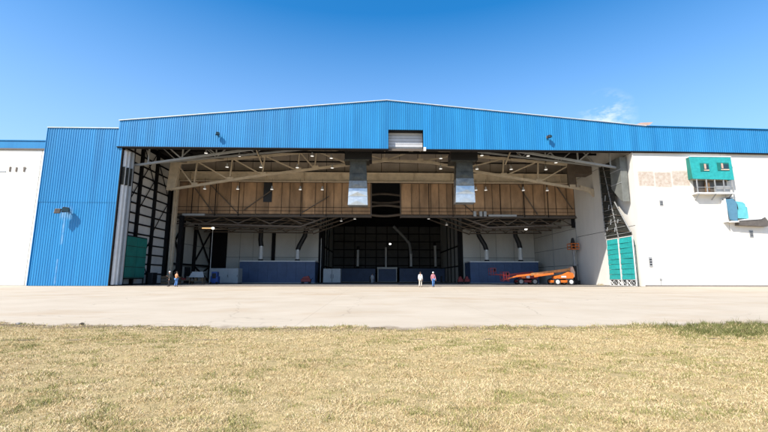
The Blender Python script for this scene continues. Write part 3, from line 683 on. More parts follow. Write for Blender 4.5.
for x in (-2.3, -1.05, .05, 1.2, 2.3): MB().box(x-.05, x+.05, -.78, -.68, .58, 2.4).build('post', M['grey_steel'], cb)
MB().tube([(-2.4, -.76, 1.25), (2.4, -.76, 1.25)], .04, 6).build('rail', M['grey_steel'], cb)
MB().box(-2.2, 2.2, -.06, -.01, .6, 2.3).build('doorway', M['rail'], cb); MB().box(-.9, -.45, -.5, -.2, .58, 2.1).build('rust_cabinet', M['wood'], cb); MB().box(.3, 2.1, -.55, -.2, .58, 1.5).build('grey_cabinet', M['grey_steel'], cb)
hd = empty('wall_hood', 'open hatch hood with slate blue and pale teal faces below the teal cabin', 'hood', (46.3, 50.05, 8.1))
MB().prism([(-1.25, .3), (-.3, .1), (-.1, 2.4), (-.55, 3.0), (-1.5, 2.9)], 'y', -.72, -.62).build('slate_face', M['hood_blue'], hd)
MB().prism([(-.1, .5), (1.35, .45), (1.15, 2.35), (.85, 2.6), (-.05, 2.7)], 'y', -.50, -.40).build('teal_face', M['hood_teal'], hd)
MB().tube([(-1.6, -.45, 2.85), (-.9, -.45, 3.08), (-.3, -.45, 2.85), (.0, -.45, 2.3), (.05, -.45, 1.7)], .14, 8).build('hood_rim', M['black'], hd)
MB().box(-1.6, -1.45, -.70, 0, 0, 3).build('hood_side', M['white_metal'], hd); MB().box(1.35, 1.45, -.42, 0, .4, 2.0).build('hood_side', M['hood_teal'], hd); MB().box(-1.2, -.2, -.78, 0, -.05, .12).build('hood_sill', M['white_metal'], hd)
ld = empty('wall_ledge', 'dark grey wedge shaped ledge beside the teal hood on the white wall', 'ledge', (48.0, 50.05, 7.7))
MB().prism([(-1.8, 0), (1.95, -.15), (2.1, .5), (1.75, 1.05), (1.2, .75), (-1.7, .55)], 'y', -.6, 0).build('ledge_body', M['rail'], ld)
MB().prism([(-1.75, .57), (1.15, .77), (1.7, 1.08), (1.5, 1.12), (-1.75, .66)], 'y', -.66, 0).build('top_sheet', M['white_metal'], ld)
for (x, z, sx, sz, lab) in ((36.9, 10.6, .22, .34, 'upper small dark notice on the white wall right of the opening'),
                            (34.75, 3.05, .20, .62, 'tall narrow dark notice low on the white wall by the opening'),
                            (48.2, 6.65, .24, .46, 'small dark notice below the grey ledge on the white wall')):
    s_ = empty('notice_board', lab, 'sign', (x, 50.05, z), group='notices on the white wall')
    MB().box(-sx, sx, -.05, 0, -sz, sz).build('board', M['grey_steel'], s_)
    for k in range(3): MB().box(-sx*.7, sx*.7, -.06, -.05, sz*(.35-.5*k), sz*(.6-.5*k)).build('dark_bar', M['black'], s_)
bx_ = empty('junction_box', 'tiny grey box near the foot of the white wall', 'box', (34.9+.9, 50.05, .9)); MB().box(-.12, .12, -.08, 0, -.1, .1).build('casing', M['grey_steel'], bx_); MB().box(-.02, .02, -.05, -.02, -.8, -.1).build('conduit', M['grey_steel'], bx_)

# ------------------------------------------------------------------ big hanging sheet-metal ducts
def hduct(x, zb, lab):
    e = empty('hanging_duct', lab, 'duct', (x, 53.9, zb), group='ducts hanging from the roof')
    t = 17.0-zb
    MB().box(-1.85, 1.85, -1.0, 1.3, t-.05, t+1.25).build('plenum_box', M['black'], e, bevel=.04)
    MB().box(-1.9, 1.5, -1.06, 1.35, t-.25, t-.06).build('flange', M['olive'], e)
    zs = [0, 1.2, 2.35, 3.4, 4.4, t-.26]; ms = ['galv', 'galv', 'midgalv', 'olive', 'olive']  # sheets darken upwards: the header's shade is painted into the metals
    for i in range(5):
        z0, z1 = zs[i], zs[i+1]-.03; w0, w1 = 1.33-.045*i, 1.33-.045*(i+1); k0 = -.10 if i == 0 else 0
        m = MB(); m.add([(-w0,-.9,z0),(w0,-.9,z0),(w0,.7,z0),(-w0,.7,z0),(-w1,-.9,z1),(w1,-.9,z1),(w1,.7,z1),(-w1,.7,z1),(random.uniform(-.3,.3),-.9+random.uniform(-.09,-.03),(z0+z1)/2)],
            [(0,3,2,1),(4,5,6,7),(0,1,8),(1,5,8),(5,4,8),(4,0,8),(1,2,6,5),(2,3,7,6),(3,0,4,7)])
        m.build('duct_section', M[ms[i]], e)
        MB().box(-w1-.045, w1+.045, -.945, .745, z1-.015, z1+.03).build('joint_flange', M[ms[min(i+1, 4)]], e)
    for sx in (-1, 1): MB().tube([(sx*1.2, 0, t+1.2), (sx*1.2, 0, t+4.2)], .03, 6).build('hanger_rod', M['dark_steel'], e)
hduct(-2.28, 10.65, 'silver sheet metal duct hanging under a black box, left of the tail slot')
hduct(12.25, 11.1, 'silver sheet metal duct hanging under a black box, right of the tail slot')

# ------------------------------------------------------------------ pendant lamps
def make_lamp():
    e = empty('pendant_lamp', '', 'lamp')
    MB().tube([(0, 0, .55), (0, 0, 2.2)], .025, 6).build('stem', M['dark_steel'], e)
    MB().tube([(0, 0, .3), (0, 0, .62)], [.16, .12], 10).build('ballast', M['pale_metal'], e)
    MB().tube([(0, 0, -.12), (0, 0, .05), (0, 0, .3)], [.34, .28, .13], 12).build('reflector', M['white_metal'], e, smooth=False)
    MB().tube([(0, 0, -.125), (0, 0, -.10)], .30, 12).build('lens', M['glow'], e)
    return e
ordw = ['first', 'second', 'third', 'fourth', 'fifth', 'sixth', 'seventh', 'eighth', 'ninth', 'tenth']
proto = None
def copy_tree(o):
    c = o.copy(); C.objects.link(c)
    for ch in o.children:
        k = ch.copy(); C.objects.link(k); k.parent = c
        for g2 in ch.children:
            q = g2.copy(); C.objects.link(q); q.parent = k
    return c
rows = {'the row nearest the header': [(-24.6, 57, 19.0), (-19.8, 57, 18.6), (-9.2, 57, 18.7), (-6.4, 57, 18.4), (9.7, 57, 18.5), (15.8, 57, 19.0), (22.7, 57, 19.0), (26.8, 57, 18.0)],
        'the middle row before the grey panels': [(-22.0, 58.5, 17.35), (-17.0, 58.5, 17.35), (-11.6, 58.5, 17.35), (-6.4, 58.5, 17.35), (9.9, 58.5, 17.35), (15.4, 58.5, 17.35), (20.6, 58.5, 17.35), (25.9, 58.5, 17.35)],
        'the lower row before the tan panels': [(-27.0, 63, 15.0), (-21.8, 63, 15.0), (-16.4, 63, 15.0), (-11.9, 63, 15.0), (-8.4, 63, 15.0), (12.3+4.0, 63, 15.1), (17.9, 63, 15.1), (24.0, 63, 15.1), (27.9, 63, 15.1)],
        'the dark back row under the low ceiling': [(-3.6, 72, 11.6), (-6.2, 74, 11.5), (9.8, 72, 11.7), (13.6, 75, 11.0)]}
for rn, pts in rows.items():
    for i, p in enumerate(pts):
        if proto is None: o = proto = make_lamp()
        else: o = copy_tree(proto)
        o.location = p; o.scale = (.78,)*3; tag(o, f'{ordw[i]} pendant lamp from the left in {rn}', 'lamp', 'white pendant lamps in the hangar roof')
# the three lit ones
def litlamp(loc, lab, pole):
    e = empty('lit_lamp', lab, 'lamp', (loc[0], loc[1], 0 if pole else loc[2]), group='lit lamps inside the hangar')
    z = loc[2] if pole else 0
    MB().tube([(0, 0, z-.2), (0, 0, z-.1), (0, 0, z+.1), (0, 0, z+.2)], [.1, .24, .24, .1], 12).build('bulb', M['lit'], e)
    if pole:
        MB().tube([(0, 0, 0), (0, 0, z-.2)], .06, 8).build('pole', M['white_metal'], e); MB().box(-.4, .4, -.4, .4, 0, .08).build('foot', M['dark_steel'], e)
    else: MB().tube([(0, 0, .2), (0, 0, 1.4)], .03, 6).build('stem', M['dark_steel'], e)
litlamp((-29.7, 74, 10.0), 'lit lamp on a tall white pole in the left back bay', True)
litlamp((3.8, 98, 9.2), 'lit lamp hanging in the dark middle bay', False)
litlamp((28.3, 74, 10.1), 'lit lamp under the low ceiling of the right back bay', False)
tl = empty('tube_light', 'dim warm tube light under the low ceiling at left', 'lamp', (-31.0, 74.5, 10.0)); MB().box(-.9, .9, -.06, .06, 0, .12).build('tube', M['warm'], tl); MB().box(-.95, .95, -.12, .12, .13, .25).build('fitting', M['pale_metal'], tl)

# ------------------------------------------------------------------ navy booths with exhaust stacks
def stack(e, pts, r, mlow, mup):
    if pts[0][1] > 0 and len(pts) > 4 and r < .4: mup = M['pale_metal']
    k = len(pts)-1
    s = MB().tube(pts[:2], r, 12).build('exhaust_stack', M['white_metal'], e, smooth=False)
    MB().tube([pts[1]] + pts[2:], r*1.12, 12).build('flexible_hose', mup, s)
    MB().tube([(pts[0][0], pts[0][1], pts[0][2]-.02), (pts[0][0], pts[0][1], pts[0][2]+.5)], [r*1.7, r], 12).build('stack_collar', M['black'], s)
    for q in (pts[1],): MB().tube([(q[0], q[1], q[2]-.08), (q[0], q[1], q[2]+.08)], r*1.2, 12).build('clamp', M['galv'], s)
def booth(x0, x1, y0, y1, h, lab, stacks, r=.42, npan=8, dark=False):
    cx = (x0+x1)/2
    e = empty('spray_booth', lab, 'booth', (cx, y0, 0), group='navy booths along the back')
    b = MB().box(x0-cx, x1-cx, .06, y1-y0, .12, h-.02).build('body', M['booth'], e)
    w_ = (x1-x0)/npan
    hm_ = .16+(h-.32)*.52
    for i in range(npan):
        for za, zb in ((.16, hm_-.02), (hm_+.02, h-.16)): MB().box(x0-cx+i*w_+.025, x0-cx+(i+1)*w_-.025, 0, .059, za, zb).build('side_panel', M['booth'], b)
    MB().box(x0-cx-.05, x1-cx+.05, -.06, y1-y0+.05, h-.14, h+.06).build('top_trim', M['white_metal'] if not dark else M['dark_steel'], e)
    MB().box(x0-cx, x1-cx, .05, y1-y0, 0, .12).build('base', M['pale_metal'], e)
    for pts in stacks: stack(e, [(p[0]-cx, p[1]-y0, p[2]) for p in pts], r, M['galv'], M['black'])
    return e
yb_ = 80.0
booth(-25.8, -11.4, 78, 82.6, 4.2, 'long navy booth with white top edge in the left back bay',
      [[(-22.4, yb_, 4.1), (-22.4, yb_, 7.1), (-22.6, yb_, 8.4), (-22.55, yb_, 11.3)], [(-15.2, yb_, 4.1), (-15.2, yb_, 6.4), (-14.9, yb_, 7.3), (-13.9, yb_, 9.2), (-13.5, yb_, 11.3)]])
booth(18.55, 31.9, 78, 82.6, 4.2, 'long navy booth behind the lifts in the right back bay',
      [[(22.4, yb_, 4.1), (22.4, yb_, 6.5), (22.1, yb_, 7.5), (21.0, yb_, 9.4), (20.6, yb_, 11.3)], [(29.2, yb_, 4.1), (29.2, yb_, 6.9), (29.0, yb_, 8.0), (28.4, yb_, 9.4), (28.3, yb_, 11.3)]])
booth(-8.9, 0.2, 105, 109, 3.55, 'dim navy booth left of the white framed portal in the middle bay', [[(-4.4, 106, 3.5), (-4.35, 106, 8.2), (-4.3, 106.3, 9.2)]], .33, 6, True)
booth(6.5, 18.3, 105, 109, 3.6, 'dim navy booth right of the white framed portal in the middle bay', [[(9.6, 106, 3.5), (9.6, 106, 7.2), (9.2, 106, 10), (7.4, 106, 12.1), (5.0, 106, 14.6)], [(16.1, 106, 3.5), (16.0, 106, 9.4), (16.0, 106.3, 10.2)]], .33, 7, True)
pt = empty('booth_portal', 'white framed dark portal with a white lintel in the middle bay', 'portal', (3.3, 104.6, 0))
MB().box(-2.5, -2.3, 0, .4, 0, 3.6).build('frame_post', M['white_metal'], pt); MB().box(2.3, 2.5, 0, .4, 0, 3.6).build('frame_post', M['white_metal'], pt)
MB().box(-2.6, 2.6, -.1, .45, 3.3, 3.75).build('lintel', M['white_metal'], pt); MB().box(-2.3, 2.3, .3, .36, .02, 3.3).build('roller_curtain', M['booth'], pt)
MB().tube([(-.3, 1.4, 3.6), (-.3, 1.4, 9.0)], .25, 10).build('exhaust_stack', M['white_metal'], pt)
MB().box(-2.3, 2.3, .2, .26, .02, .18).build('sill', M['pale_metal'], pt)

# ------------------------------------------------------------------ teal screened docks by both jambs
dk = empty('docking_stand', 'teal screened dock with dark netting and hopper on the right inner wall', 'dock', (33.0, 53.4, 0))
fr = MB()
for y in (-2.9, -.15, .15, 2.8): fr.box(-.05, .05, y-.05, y+.05, 0, 6.4)
fr.box(-.05, .05, -2.9, 2.8, 6.35, 6.45).box(-.05, .05, -2.9, 2.8, .78, .86).box(-.05, .05, -2.9, 2.8, 0.01, .09)
fr.build('frame', M['white_metal'], dk)
for c, (ya, yz) in enumerate(((-2.75, -.2), (.2, 2.7))):
    for k in range(8):
        z0 = .88+k*.68; j = random.uniform(-.04, .04)
        MB().add([(-.10+j,ya,z0),(-.10-j,yz,z0),(-.02,yz,z0),(-.02,ya,z0),(-.05,ya,z0+.66),(-.05,yz,z0+.66),(.03,yz,z0+.66),(.03,ya,z0+.66)], [(0,3,2,1),(4,5,6,7),(0,1,5,4),(1,2,6,5),(2,3,7,6),(3,0,4,7)]).build('tarp_strip', M['teal'], dk)
for k in range(6):
    y0 = -2.85+k*.94
    MB().bar((-.04, y0, .08), (-.04, y0+.9, .78), .07).bar((.03, y0, .78), (.03, y0+.9, .08), .07).bar((0, y0+.92, .05), (0, y0+.92, .8), .07).build('base_cross', M['white_metal'] if k % 2 else M['grey_steel'], dk)
MB().box(.1, .16, -2.9, 2.8, .05, .78).build('base_back', M['dark_net'], dk)
MB().prism([(-2.8, 6.5), (2.85, 6.5), (3.05, 9.0), (3.2, 11.6), (3.3, 17.2), (.2, 17.2), (.2, 11.4), (-2.7, 6.9)], 'x', .02, .1).build('dark_netting', M['dark_net'], dk)
for a, b in (((-2.7, 6.9), (.2, 11.4)), ((3.0, 6.5), (3.3, 17.2)), ((.0, 6.5), (2.2, 17))):
    MB().bar((-.02, a[0], a[1]), (-.02, b[0], b[1]), .10).build('net_spar', M['grey_steel'], dk)
for k in range(9):
    z0 = 7.0+k*1.12
    ya = -2.5+min(k, 4)*.62 if k < 4 else .35
    MB().bar((-.04, ya, z0), (-.04, 3.1, z0+random.uniform(.5, 1.1)), .055).build('lattice_bar', M['brown_steel'], dk)
    MB().bar((-.07, 3.1, z0), (-.07, max(ya, .3), z0+1.0), .05).build('lattice_bar', M['dark_net'], dk)
for y, z, t in ((2.3, 11.9, .8), (1.6, 10.6, .6), (1.4, 8.4, .7), (-.2, 8.4, .5), (.6, 7.3, .6), (2.4, 7.6, .5)):
    MB().bar((-.09, y, z), (-.09, y-.2, z+t), .09).build('loose_strap', M['pale_metal'], dk)
for k in range(5): MB().tube([(-.06, -2.7+k*.05, 6.9+k*.9), (-.06, 2.9, 6.9+k*.9)], .03, 5).build('rail', M['grey_steel'], dk) if k < 1 else MB().tube([(-.06, -2.6+k*.85, 6.9+k*.9), (-.06, 3.0, 6.9+k*.9)], .03, 5).build('rail', M['grey_steel'], dk)
hopper = MB().prism([(.15, 17.1), (-2.2, 17.1), (-2.2, 11.0), (-1.6, 11.3), (.15, 13.2)], 'x', -.3, .6)
hopper.build('hopper', M['hopper'], dk, bevel=.03)
for z in (13.6, 15.4): MB().box(-.34, -.3, -2.2, .15, z-.05, z+.05).build('hopper_band', M['grey_steel'], dk)
d2 = empty('docking_stand', 'dark teal two panel dock screen inside the left jamb', 'dock', (-31.9, 54.6, 0))
for y0, y1 in ((-2.2, .05), (.12, 2.3)):
    q = MB().box(0, .08, y0, y1, .95, 6.3).build('screen_panel', M['teal_dark'], d2)
    for k in range(4): MB().box(.08, .11, y0, y1, 1.0+k*1.35, 1.06+k*1.35).build('seam', M['dark_net'], q)
MB().box(-.1, 0, -2.3, 2.4, 6.3, 6.45).box(-.1, 0, -2.3, 2.4, .8, .94).build('frame', M['dark_steel'], d2)
for y in (-2.2, 0, 2.3): MB().box(-.1, 0, y-.06, y+.06, 0, 6.3).build('leg', M['dark_steel'], d2)

# ------------------------------------------------------------------ boom lifts and mast lift
def wheel(e, x, y, r, white=True):
    w_ = MB().tube([(x, y-.14, r), (x, y+.14, r)], r, 18).build('wheel', M['rubber'], e)
    MB().tube([(x, y-.17, r), (x, y+.17, r)], r*.62, 14).build('rim', M['white_metal'] if white else M['grey_steel'], w_)
def boomlift(loc, rz, lab, c1, c2, c3, white, boom, basket_x):
    e = empty('boom_lift', lab, 'lift', loc, rz, 'boom lifts at the right')
    MB().box(-1.5, 1.5, -.75, .75, .35, .72).build('chassis', M[c1], e, bevel=.05)
    for x in (-1.05, 1.05):
        for y in (-1.0, 1.0): wheel(e, x, y, .48, white)
    MB().tube([(0, 0, .7), (0, 0, .95)], .6, 16).build('turntable', M['dark_steel'], e)
    cw = MB(); cw.prism([(-1.2, .92), (1.5, .92), (1.75, 1.2), (1.65, 1.75), (.9, 1.95), (.1, 1.55), (-1.1, 1.3)], 'y', -.85, -.2); cw.build('engine_cowl', M[c1], e, bevel=.06)
    cw = MB(); cw.prism([(-1.0, .92), (1.5, .92), (1.75, 1.2), (1.6, 1.7), (-.9, 1.35)], 'y', .25, .85); cw.build('tank_cowl', M[c1], e, bevel=.06)
    for i, (a, b, s) in enumerate(boom): MB().bar(a, b, s*.8, s).build('boom_section', M[c2 if i else c3], e, bevel=.02)
    bx0 = Vector(boom[-1][1]); k = MB()
    for dz in (0.0, .55, 1.05):
        for a, b in (((-.4, -.7), (.4, -.7)), ((.4, -.7), (.4, .7)), ((.4, .7), (-.4, .7)), ((-.4, .7), (-.4, -.7))):
            k.bar((bx0.x-.45+a[0], a[1], bx0.z-.1+dz), (bx0.x-.45+b[0], b[1], bx0.z-.1+dz), .05)
    for a in ((-.4, -.7), (.4, -.7), (.4, .7), (-.4, .7), (0, .7), (0, -.7)): k.bar((bx0.x-.45+a[0], a[1], bx0.z-.1), (bx0.x-.45+a[0], a[1], bx0.z+.95), .05)
    bk = k.build('basket', M['red'], e)
    MB().box(bx0.x-.85, bx0.x-.05, -.7, .7, bx0.z-.16, bx0.z-.1).build('basket_floor', M['dark_steel'], bk); MB().box(bx0.x-.1, bx0.x+.02, -.3, .3, bx0.z+.4, bx0.z+.85).build('control_box', M['dark_steel'], bk)
    return e
e = boomlift((28.0, 60.6, 0), R(4), 'orange boom lift with white wheels and stowed tan boom by the right wall', 'orange', 'orange', 'tan_boom', True,
         [((1.9, 0, 2.35), (-4.6, 0, 1.55), .40), ((-1.2, -.3, 1.7), (-4.2, -.3, 1.3), .3), ((-4.0, 0, 1.62), (-6.8, 0, 1.30), .28), ((-6.7, 0, 1.3), (-8.2, 0, .95), .2)], -7)
MB().prism([(1.55, 1.2), (2.05, 1.1), (2.2, 1.9), (1.9, 2.75), (1.6, 2.7), (1.5, 2.0)], 'y', -.4, .4).build('counterweight', M['pinkbox'], e, bevel=.05)
MB().box(-.3, .45, -.9, -.86, 1.1, 1.35).build('decal_plate', M['white_metal'], e)
e = boomlift((23.7, 63.2, 0), R(-3), 'dark red boom lift with raised basket before the right navy booth', 'red', 'red', 'red', False,
         [((1.2, 0, 1.9), (-2.6, 0, 1.5), .34), ((-2.4, 0, 1.5), (-3.9, 0, 1.55), .25), ((-3.8, 0, 1.5), (-4.7, 0, 1.6), .2)], -5)
MB().box(-.15, .35, -.95, -.86, 1.0, 1.6).build('decal_plate', M['white_metal'], e); MB().box(-.9, -.3, -.95, -.86, 1.0, 1.5).build('side_panel', M['orange'], e)
for a, b in (((-2.7, -.2, .5), (-3.8, -.2, 1.5)), ((-3.6, -.2, .5), (-2.6, -.2, 1.5)), ((-3.9, .2, .6), (-2.4, .2, .6))): MB().bar(a, b, .14).build('link_arm', M['red'], e)
ml = empty('mast_lift', 'slim lift with small orange basket raised against the right inner wall', 'lift', (32.6, 65.2, 0))
MB().box(-.55, .45, -.7, .7, .12, .65).build('base', M['black'], ml, bevel=.04)
for x in (-.4, .3):
    for y in (-.6, .6): MB().tube([(x, y-.08, .14), (x, y+.08, .14)], .14, 12).build('wheel', M['rubber'], ml)
MB().box(-.22, .22, -.22, .22, .65, 3.0).build('outer_mast', M['black'], ml); MB().box(-.12, .12, -.12, .12, 3.0, 5.7).build('inner_mast', M['grey_steel'], ml)
for s in (-1, 1): MB().bar((s*.1, -.5*s, 3.0), (-s*.1, .5*s, 5.6), .06).build('mast_stay', M['grey_steel'], ml)
MB().box(-.65, .6, -.75, .75, 5.65, 5.75).build('platform', M['orange'], ml)
k = MB()
for z in (6.15, 6.6):
    for a, b in (((-.62, -.72), (.58, -.72)), ((.58, -.72), (.58, .72)), ((.58, .72), (-.62, .72)), ((-.62, .72), (-.62, -.72))): k.bar((a[0], a[1], z), (b[0], b[1], z), .09)
for a in ((-.62, -.72), (.58, -.72), (.58, .72), (-.62, .72), (0, -.72), (0, .72)): k.bar((a[0], a[1], 5.75), (a[0], a[1], 6.6), .08)
k.build('guard_rail', M['orange'], ml)
MB().prism([(-.35, 5.76), (.35, 5.76), (.25, 6.9), (.05, 7.6), (-.12, 7.55), (-.3, 6.8)], 'y', -.25, .25).build('tool_bag', M['black'], ml, bevel=.06)

# ------------------------------------------------------------------ odds and ends at the left and along the back
wc = empty('wooden_cart', 'low brown wooden cart by the left back bay', 'cart', (-29.2, 63.2, 0))
MB().box(-1.3, 1.2, -.6, .6, .55, .68).build('deck', M['wood'], wc)
for x in (-1.2, 1.1):
    for y in (-.5, .5): MB().box(x-.06, x+.06, y-.06, y+.06, .2, .55).build('leg', M['wood'], wc); MB().tube([(x, y-.05, .12), (x, y+.05, .12)], .12, 10).build('wheel', M['rubber'], wc)
for x0, x1, z1, mm in ((-1.1, -.4, 1.15, 'wood'), (-.3, .35, .95, 'red'), (.45, 1.05, 1.25, 'brown_steel')): MB().box(x0, x1, -.4, .4, .69, z1).build('load', M[mm], wc, bevel=.03)
st = empty('small_stall', 'small stall with a pale pitched cover near the left jamb', 'stall', (-26.9, 62.4, 0))
MB().prism([(-1.25, 1.05), (1.05, 1.05), (.85, 1.9), (-.75, 1.9)], 'y', -.12, -.04).build('front_slope', M['pale_metal'], st); MB().prism([(-.75, -.08), (.85, -.08), (1.05, .8), (-1.25, .8)], 'z', 1.82, 1.9).build('roof_sheet', M['pale_metal'], st)
MB().prism([(-.9, .1), (-.5, 0), (-.3, .0), (-.6, .1)], 'y', -.1, 0).build('foot', M['wood'], st)
for x in (-1.1, .9):
    for y in (-.1, .7): MB().box(x-.05, x+.05, y-.05, y+.05, 0, 1.1).build('leg', M['wood'], st)
MB().box(-1.1, .9, 0, .7, .45, .52).build('shelf', M['wood'], st)
for i, x in enumerate((-.8, -.3, .3, .65)): MB().box(x-.18, x+.18, .1, .5, .53, .85+.1*(i % 2)).build('crate', M['wood' if i % 2 else 'brown_steel'], st)
bb = empty('blue_machine', 'blue floor machine with black hood before the pale cabinet', 'machine', (-25.4, 65.5, 0))
MB().box(-.6, .6, -.5, .5, .15, 1.25).build('tank', M['bluebin'], bb, bevel=.08); MB().box(-.45, .45, -.52, .4, 1.25, 1.95).build('hood', M['bluebin'], bb, bevel=.08); MB().box(-.3, .3, -.56, -.51, .9, 1.7).build('panel', M['black'], bb)
for x in (-.45, .45): MB().tube([(x, -.56, .18), (x, -.4, .18)], .18, 12).build('wheel', M['rubber'], bb)
pc = empty('pale_cabinet', 'large pale grey cabinet left of the long navy booth', 'cabinet', (-25.6, 70.0, 0))
MB().box(-2.6, 2.3, 0, 2.2, .1, 2.6).build('body', M['pale_metal'], pc, bevel=.03)
for i in range(3): dd = MB().box(-2.55+i*1.62, -.98+i*1.62, -.05, 0, .2, 2.5).build('door', M['pale_metal'], pc); MB().box(-1.1+i*1.62, -1.05+i*1.62, -.1, -.05, 1.1, 1.5).build('handle', M['dark_steel'], dd)
MB().box(-2.6, 2.3, .1, 2.2, 0, .1).build('plinth', M['dark_steel'], pc)
def cart(loc, lab, w_, mm='red'):
    e = empty('equipment_cart', lab, 'cart', loc, group='red equipment carts')
    MB().box(-w_/2, w_/2, -.5, .5, .3, .8).build('body', M[mm], e, bevel=.06); MB().prism([(-w_/2+.1, .8), (w_/2-.15, .8), (w_/2-.4, 1.35), (-w_/4, 1.2)], 'y', -.4, .4).build('hood', M[mm], e, bevel=.05)
    for x in (-w_/2+.25, w_/2-.25): MB().tube([(x, -.55, .2), (x, -.42, .2)], .2, 12).build('wheel', M['rubber'], e); MB().tube([(x, .42, .2), (x, .55, .2)], .2, 12).build('wheel', M['rubber'], e)
    MB().tube([(w_/2, 0, .5), (w_/2+.35, 0, 1.0)], .04, 6).build('handle', M['dark_steel'], e)
cart((-12.2, 73, 0), 'red equipment cart at the end of the left navy booth', 1.7)
cart((15.7, 74, 0), 'red equipment cart, left one of the pair by the right navy booth', .9); cart((16.9, 74, 0), 'red equipment cart, right one of the pair by the right navy booth', .9)
gc = empty('grey_container', 'plain grey container in the dark left of the middle bay', 'container', (-8.1, 78, 0))
MB().box(-1.7, 1.6, 0, 2.2, .12, 2.75).build('body', M['pale_metal'], gc, bevel=.03); MB().box(-1.7, 1.6, .1, 2.2, 0, .12).build('skid', M['dark_steel'], gc); MB().box(-.06, .0, -.03, 0, .2, 2.65).build('door_seam', M['dark_steel'], gc)
for x in (-.25, .2): MB().box(x-.03, x+.03, -.07, 0, .9, 1.7).build('handle', M['dark_steel'], gc)
for (x, y, z, lab) in ((-10.6, 80, 8.8, 'slim white service pipe left of the middle bay'),):
    e = empty('service_pipe', lab, 'pipe', (x, y, 0)); MB().tube([(0, 0, 0), (0, 0, z)], .05, 8).build('pipe', M['white_metal'], e); MB().box(-.15, .15, -.1, .1, 0, .1).build('foot', M['dark_steel'], e)
for i, (x, y) in enumerate(((-1.0, 100), (16.2, 98))):
    e = empty('floor_post', ['dark post left of the white framed portal', 'dark post right of the middle bay'][i], 'post', (x, y, 0)); MB().box(-.2, .2, -.2, .2, 0, 1.5).build('shaft', M['black'], e); MB().box(-.3, .3, -.3, .3, 0, .1).build('foot', M['black'], e)

for (x, y, w_, n_, lab) in ((-30.9, 60.8, .9, 3, 'dark crates stacked at the foot of the left inner wall'), (-29.6, 62.0, .7, 2, 'low pile of brown crates beside the wooden cart')):
    e = empty('crate_stack', lab, 'crates', (x, y, 0))
    for k in range(n_):
        c = MB().box(-w_/2, w_/2, -.4, .4, k*.42+.02, k*.42+.40).build('crate', M['brown_steel' if k % 2 else 'wood'], e, bevel=.02); c.rotation_euler.z = random.uniform(-.2, .2)
        MB().box(-w_/2+.03, w_/2-.03, -.425, -.40, k*.42+.17, k*.42+.25).build('batten', M['wood'], c)
tb = empty('tool_chest', 'black tool chest on wheels at the foot of the left inner wall', 'tool chest', (-31.6, 58.6, 0))
MB().box(-.35, .35, -.6, .6, .18, 1.7).build('body', M['black'], tb, bevel=.03)
for k in range(5): MB().box(.35, .38, -.55, .55, .25+k*.28, .49+k*.28).build('drawer', M['dark_steel'], tb)
for yq in (-.45, .45): MB().tube([(-.2, yq, .1), (.2, yq, .1)], .1, 10).build('wheel', M['rubber'], tb)

